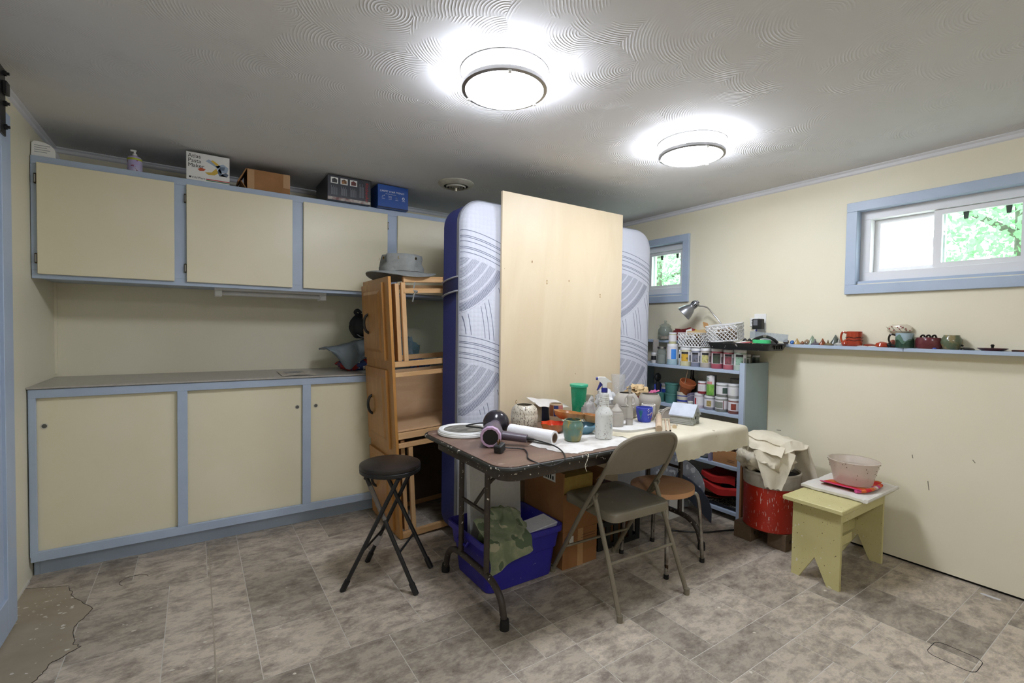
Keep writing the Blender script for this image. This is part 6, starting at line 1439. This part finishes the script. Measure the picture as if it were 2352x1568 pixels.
t = pot('camouflage_jug', 'faceted vase mottled in olive and sage glaze', 'vase', (3.31, .79, ZL), vessel([(.03, 0), (.034, .004), (.045, .035), (.042, .055), (.033, .07), (.033, .075), (.03, .075)], .003), M('olive_mottle', '5f6a52', '8a7d58', scale=22, rough=.2, lo=.45, hi=.55), seg=9)
disc(.85, .01, .008, P_('3a56b0'), 'small blue cap lying in front of the plum dish', 3.278, 'bottle_cap', 'cap')
t = disc(.725, .03, .014, M('dark_bead', '1e1d1c', 'b9b5b0', scale=60, rough=.15, lo=.6, hi=.66), 'dark speckled beaded ornament on the ledge', 3.30, 'beaded_dish', 'dish'); MB().ball((0, .02, .022), .006, 8).obj('knob', m_blkgl, t)
t = thing('lidded_plate', 'flat wine-red plate with small dark knob on the ledge', 'plate', (3.312, .635, ZL)); MB().lathe([(0, 0), (.03, 0), (.045, .012), (.042, .014), (0, .01)], seg=30, sy=1.3).obj('plate', P_('4d1a1c', .25), t); MB().lathe([(0, .01), (.006, .01), (.005, .02), (.008, .026), (.005, .032), (0, .033)], (0, 0, 0), 12).obj('knob', m_blkgl, t)
t = thing('red_strip', 'flat dark red patterned strip at the right end of the ledge', 'ornament', (3.312, .50, ZL)); MB().box((-.02, -.065, 0), (.02, .065, .008), .002).obj('strip', M('red_black', '5d1e1c', '241210', scale=50, rough=.3), t)
disc(1.72, .02, .03, G('6a6258', '4a443c'), 'grey-brown driftwood lump on the ledge behind the ruler', 3.33, 'driftwood', 'ornament'); disc(1.77, .022, .045, G('9a8468', '7a664c'), 'tan driftwood knot on the ledge by the outlet', 3.33, 'driftwood', 'ornament')

# ------------------------------------------------------------------ paint drum on timber blocks
m_tim = wood('old_timber', '5c4a38', '6e5a45', (1, 6, 6), 4, .85)
for lb, P in (('timber block under the left side of the red drum', ((-.13, .05), (-.02, .16))), ('timber block under the front of the red drum by the bench', ((-.09, -.14), (.035, -.03))), ('long timber block under the wall side of the red drum', ((.045, -.13), (.13, .15)))):
    t = thing('timber_block', lb, 'timber', (2.98+P[0][0], 1.53+P[0][1], 0), 0, 'timber blocks under the drum')
    w_, d_ = P[1][0]-P[0][0], P[1][1]-P[0][1]; MB().box((0, 0, 0), (w_, d_, .1), .002).obj('block', m_tim, t); MB().lathe([(0, 0), (.012, 0), (.012, .0006), (0, .0006)], seg=12, M4=axis_m((w_*.4, 0, .05), (w_*.4, -1, .05))).obj('knot', M('timber_knot', '3d3024', rough=.9), t)
t = thing('paint_drum', 'scratched red drum with dented white rim beside the yellow bench', 'drum', (2.975, 1.53, .1005))
m_drum = M('red_drum', 'b02a18', '9e2212', scale=5, rough=.35, spots=[('cdb0a6', .335, 150)], stretch=(1, 1, .2))
MB().lathe([(0, 0), (.148, 0), (.152, .005), (.152, .27), (0, .27)], seg=48).obj('drum', m_drum, t)
MB().lathe([(.153, .262), (.155, .265), (.158, .335), (.163, .34), (.163, .35), (.156, .352), (.15, .345), (.148, .27)], seg=48, wob=lambda a, z: .012*nz(math.cos(a)*2, math.sin(a)*2, z*8)).obj('rim', M('grimy_white', 'cfcabf', 'a39a8a', scale=10, rough=.6), t)
MB().lathe([(0, .32), (.148, .32), (.148, .325), (0, .33)], seg=36).obj('contents', M('dark_contents', '3c3a38', rough=.9), t)
# canvas thrown over the drum
m_cv2 = M('canvas_heavy', 'e4dcc8', 'd6ccb4', scale=7, rough=.9, bump=.3, bscale=200, spots=('a08a68', .27, 20))
t = thing('canvas_heap', 'crumpled cream canvas stuffed into the top of the red drum', 'cloth', (2.95, 1.55, .435))
lump('heap', m_cv2, t, (0, 0, 0), (.165, .15, .1), 41, .35, 2.6, 40)
def hf(u, v):
    dx, dy, px_, py_ = -.85, -.53, .53, -.85; R_ = .15+.022*math.sin(min(1, v*2)*PI/2)+.012*math.sin(u*7)*v; w_ = (u-.5)*.22*(1-.62*v)
    return (dx*R_+px_*w_+.025, dy*R_+py_*w_-.02, .15-.21*v+.02*nz(u*4, v*5))
MB().grid(hf, 14, 14).solid(.004).obj('hanging_fold', m_cv2, t, ang=60)
t = thing('canvas_drape', 'stiff cream canvas sheet folded over the heap and hanging on the right', 'cloth', (2.99, 1.5, .45))
def dr(u, v):
    # u across (left to right), v front to back
    X = -.2+.46*u; Y = -.11+.25*v
    top = .225-.05*abs(u-.35)-.035*(1-v)+.012*nz(u*5, v*5, 3)
    if u > .72:
        k = (u-.72)/.28; return (-.2+.46*.72+.035*k+.012*nz(v*6, k*3), Y-.085*k, top-.31*k)
    if u < .1: return (X+.02, Y, top-(.1-u)*.5)
    return (X, Y, top+(-.04 if v < .08 else 0))
MB().grid(dr, 34, 18).solid(.005).obj('sheet', m_cv2, t, ang=70)
t = thing('thin_board', 'thin brown board standing behind the red drum', 'board', (2.965, 1.715, 0)); t.rotation_euler = (0, 0, 0)
MB().box((0, 0, 0), (.03, .012, .5), .001).obj('board', m_card2, t)

# ------------------------------------------------------------------ yellow bench
t = thing('wooden_bench', 'worn pale yellow painted wooden bench with notched plank legs', 'bench', (2.955, 1.14, 0))
m_yel = M('yellow_paint', 'c6bd84', 'cfc690', scale=5, rough=.55, bump=.2, bscale=30, spots=[('6d5a3c', .285, 90), ('d8d2c2', .295, 35)])
HT = .428
for x, nm in ((-.275, 'leg_panel'), (.255, 'leg_panel')):
    P = [(-.115, 0), (-.075, 0), (-.01, .125), (.06, 0), (.125, 0), (.125, HT-.022), (-.115, HT-.022)]
    P = [(-.112, .0), (-.055, .0), (.005, .13), (.068, .02), (.078, .0), (.118, .0), (.118, HT-.0225), (-.112, HT-.0225)]
    MB().prism(P, x, x+.02, 'yz').obj(nm, m_yel, t, smooth=False)
MB().box((-.335, -.14, HT-.022), (.33, .145, HT), .003).obj('seat_board', m_yel, t)
for y in (-.112, .096): MB().box((-.254, y, HT-.085), (.254, y+.018, HT-.0225), .002).obj('apron', m_yel, t)
MB().box((-.254, .02, .16), (.254, .04, .22), .002).obj('stretcher', m_yel, t); MB().box((-.254, -.06, .175), (.0, -.04, .225), .002).obj('stretcher', m_yel, t)
t = thing('white_towel', 'folded off-white towel on the yellow bench', 'towel', (3.03, 1.14, HT+.0003)); m_towel = M('towel', 'e4e1da', 'd6d2c8', scale=12, rough=.95, bump=.5, bscale=160)
b = MB()
def tw(u, v):
    x = -.19+.43*u; y = -.155+.31*v; z = .019+.004*nz(u*4, v*6)+.003*math.sin(u*9)
    if v < .04: z = .012
    return (x, y, z)
MB().grid(tw, 24, 16).solid(.013).obj('upper_layer', m_towel, t, ang=60); MB().box((-.18, -.14, 0), (.22, .14, .0035), .001).obj('under_layer', m_towel, t)
MB().tube([(-.19+.42*k/10, -.157, .0125) for k in range(11)], .0105, 8).obj('folded_edge', m_towel, t)
t = thing('striped_cloth', 'orange, pink and red striped cloth under the frosted bowl', 'cloth', (3.05, 1.13, HT+.0235))
s = NT('candy_stripe'); co = s.coord('Object', (1, 1, 1)); sp_ = s.n('ShaderNodeSeparateXYZ'); s.l(co, sp_.inputs[0])
fr_ = s.math('FRACT', s.math('MULTIPLY_ADD', sp_.outputs[0], 5.2, 1.55))
s.set(s.ramp(fr_, [(0, 'c8202c'), (.25, 'c96a28'), (.42, 'cf8a80'), (.55, 'd8d0c8'), (.68, 'cc4a86'), (.84, 'd86a30')], 'CONSTANT'), .9); m_stripe = s.m
def sc_(u, v): x = -.15+.3*u; y = -.105+.2*v; return (x, y+.01*math.sin(u*8), .004+.004*abs(nz(u*6, v*6))+.018*max(0, .16-u)/.16+.008*max(0, u-.85)/.15)
MB().grid(sc_, 22, 12).solid(.003).obj('cloth', m_stripe, t, ang=60)
MB().tube(spline([(-.15, -.08, .012), (-.1, -.105, .012), (0, -.112, .01), (.1, -.108, .01)], 5), .011, 8, flat=.8).obj('rolled_hem', m_stripe, t)
t = thing('frosted_bowl', 'frosted plastic basin standing on the striped cloth', 'bowl', (3.065, 1.125, HT+.0335)); m_frost = clear_mat('frosted_plastic', 'f4efea', .35, .5, 'e2d8ce')
MB().lathe(vessel([(.085, 0), (.09, .004), (.1, .05), (.121, .125), (.124, .13), (.121, .131)], .003), seg=48).obj('bowl', m_frost, t); MB().lathe([(.1065, .088), (.1085, .0885), (.108, .09)], seg=48).obj('fill_line', M('fill_line', 'b9aca0', rough=.7), t)
random.seed(2); b = MB()
for k in range(60):
    a = random.uniform(0, 6.28); z = random.uniform(.03, .125); r = .1+.021*(z-.05)/.075+.001 if z > .05 else .091+.01*z/.05+.001
    b.ball((r*math.cos(a), r*math.sin(a), z), random.choice((.0012, .0018, .0025)), 6)
o = b.obj('clay_specks', M('speck', '5a4238', rough=.9), t); o['kind'] = 'stuff'
# wall marks
wr = bpy.data.objects['wall_right']
for y, z, dy, dz in ((.877, .49, .006, -.05), (1.7, .62, .03, .002), (.95, .62, .004, -.02), (.7, .65, .01, -.014)): MB().tube([(XR-.0003, y, z), (XR-.0003, y-dy, z+dz)], .0016, 5).obj('scuff', M('wall_scuff', '6f6a5c', rough=.9), wr)
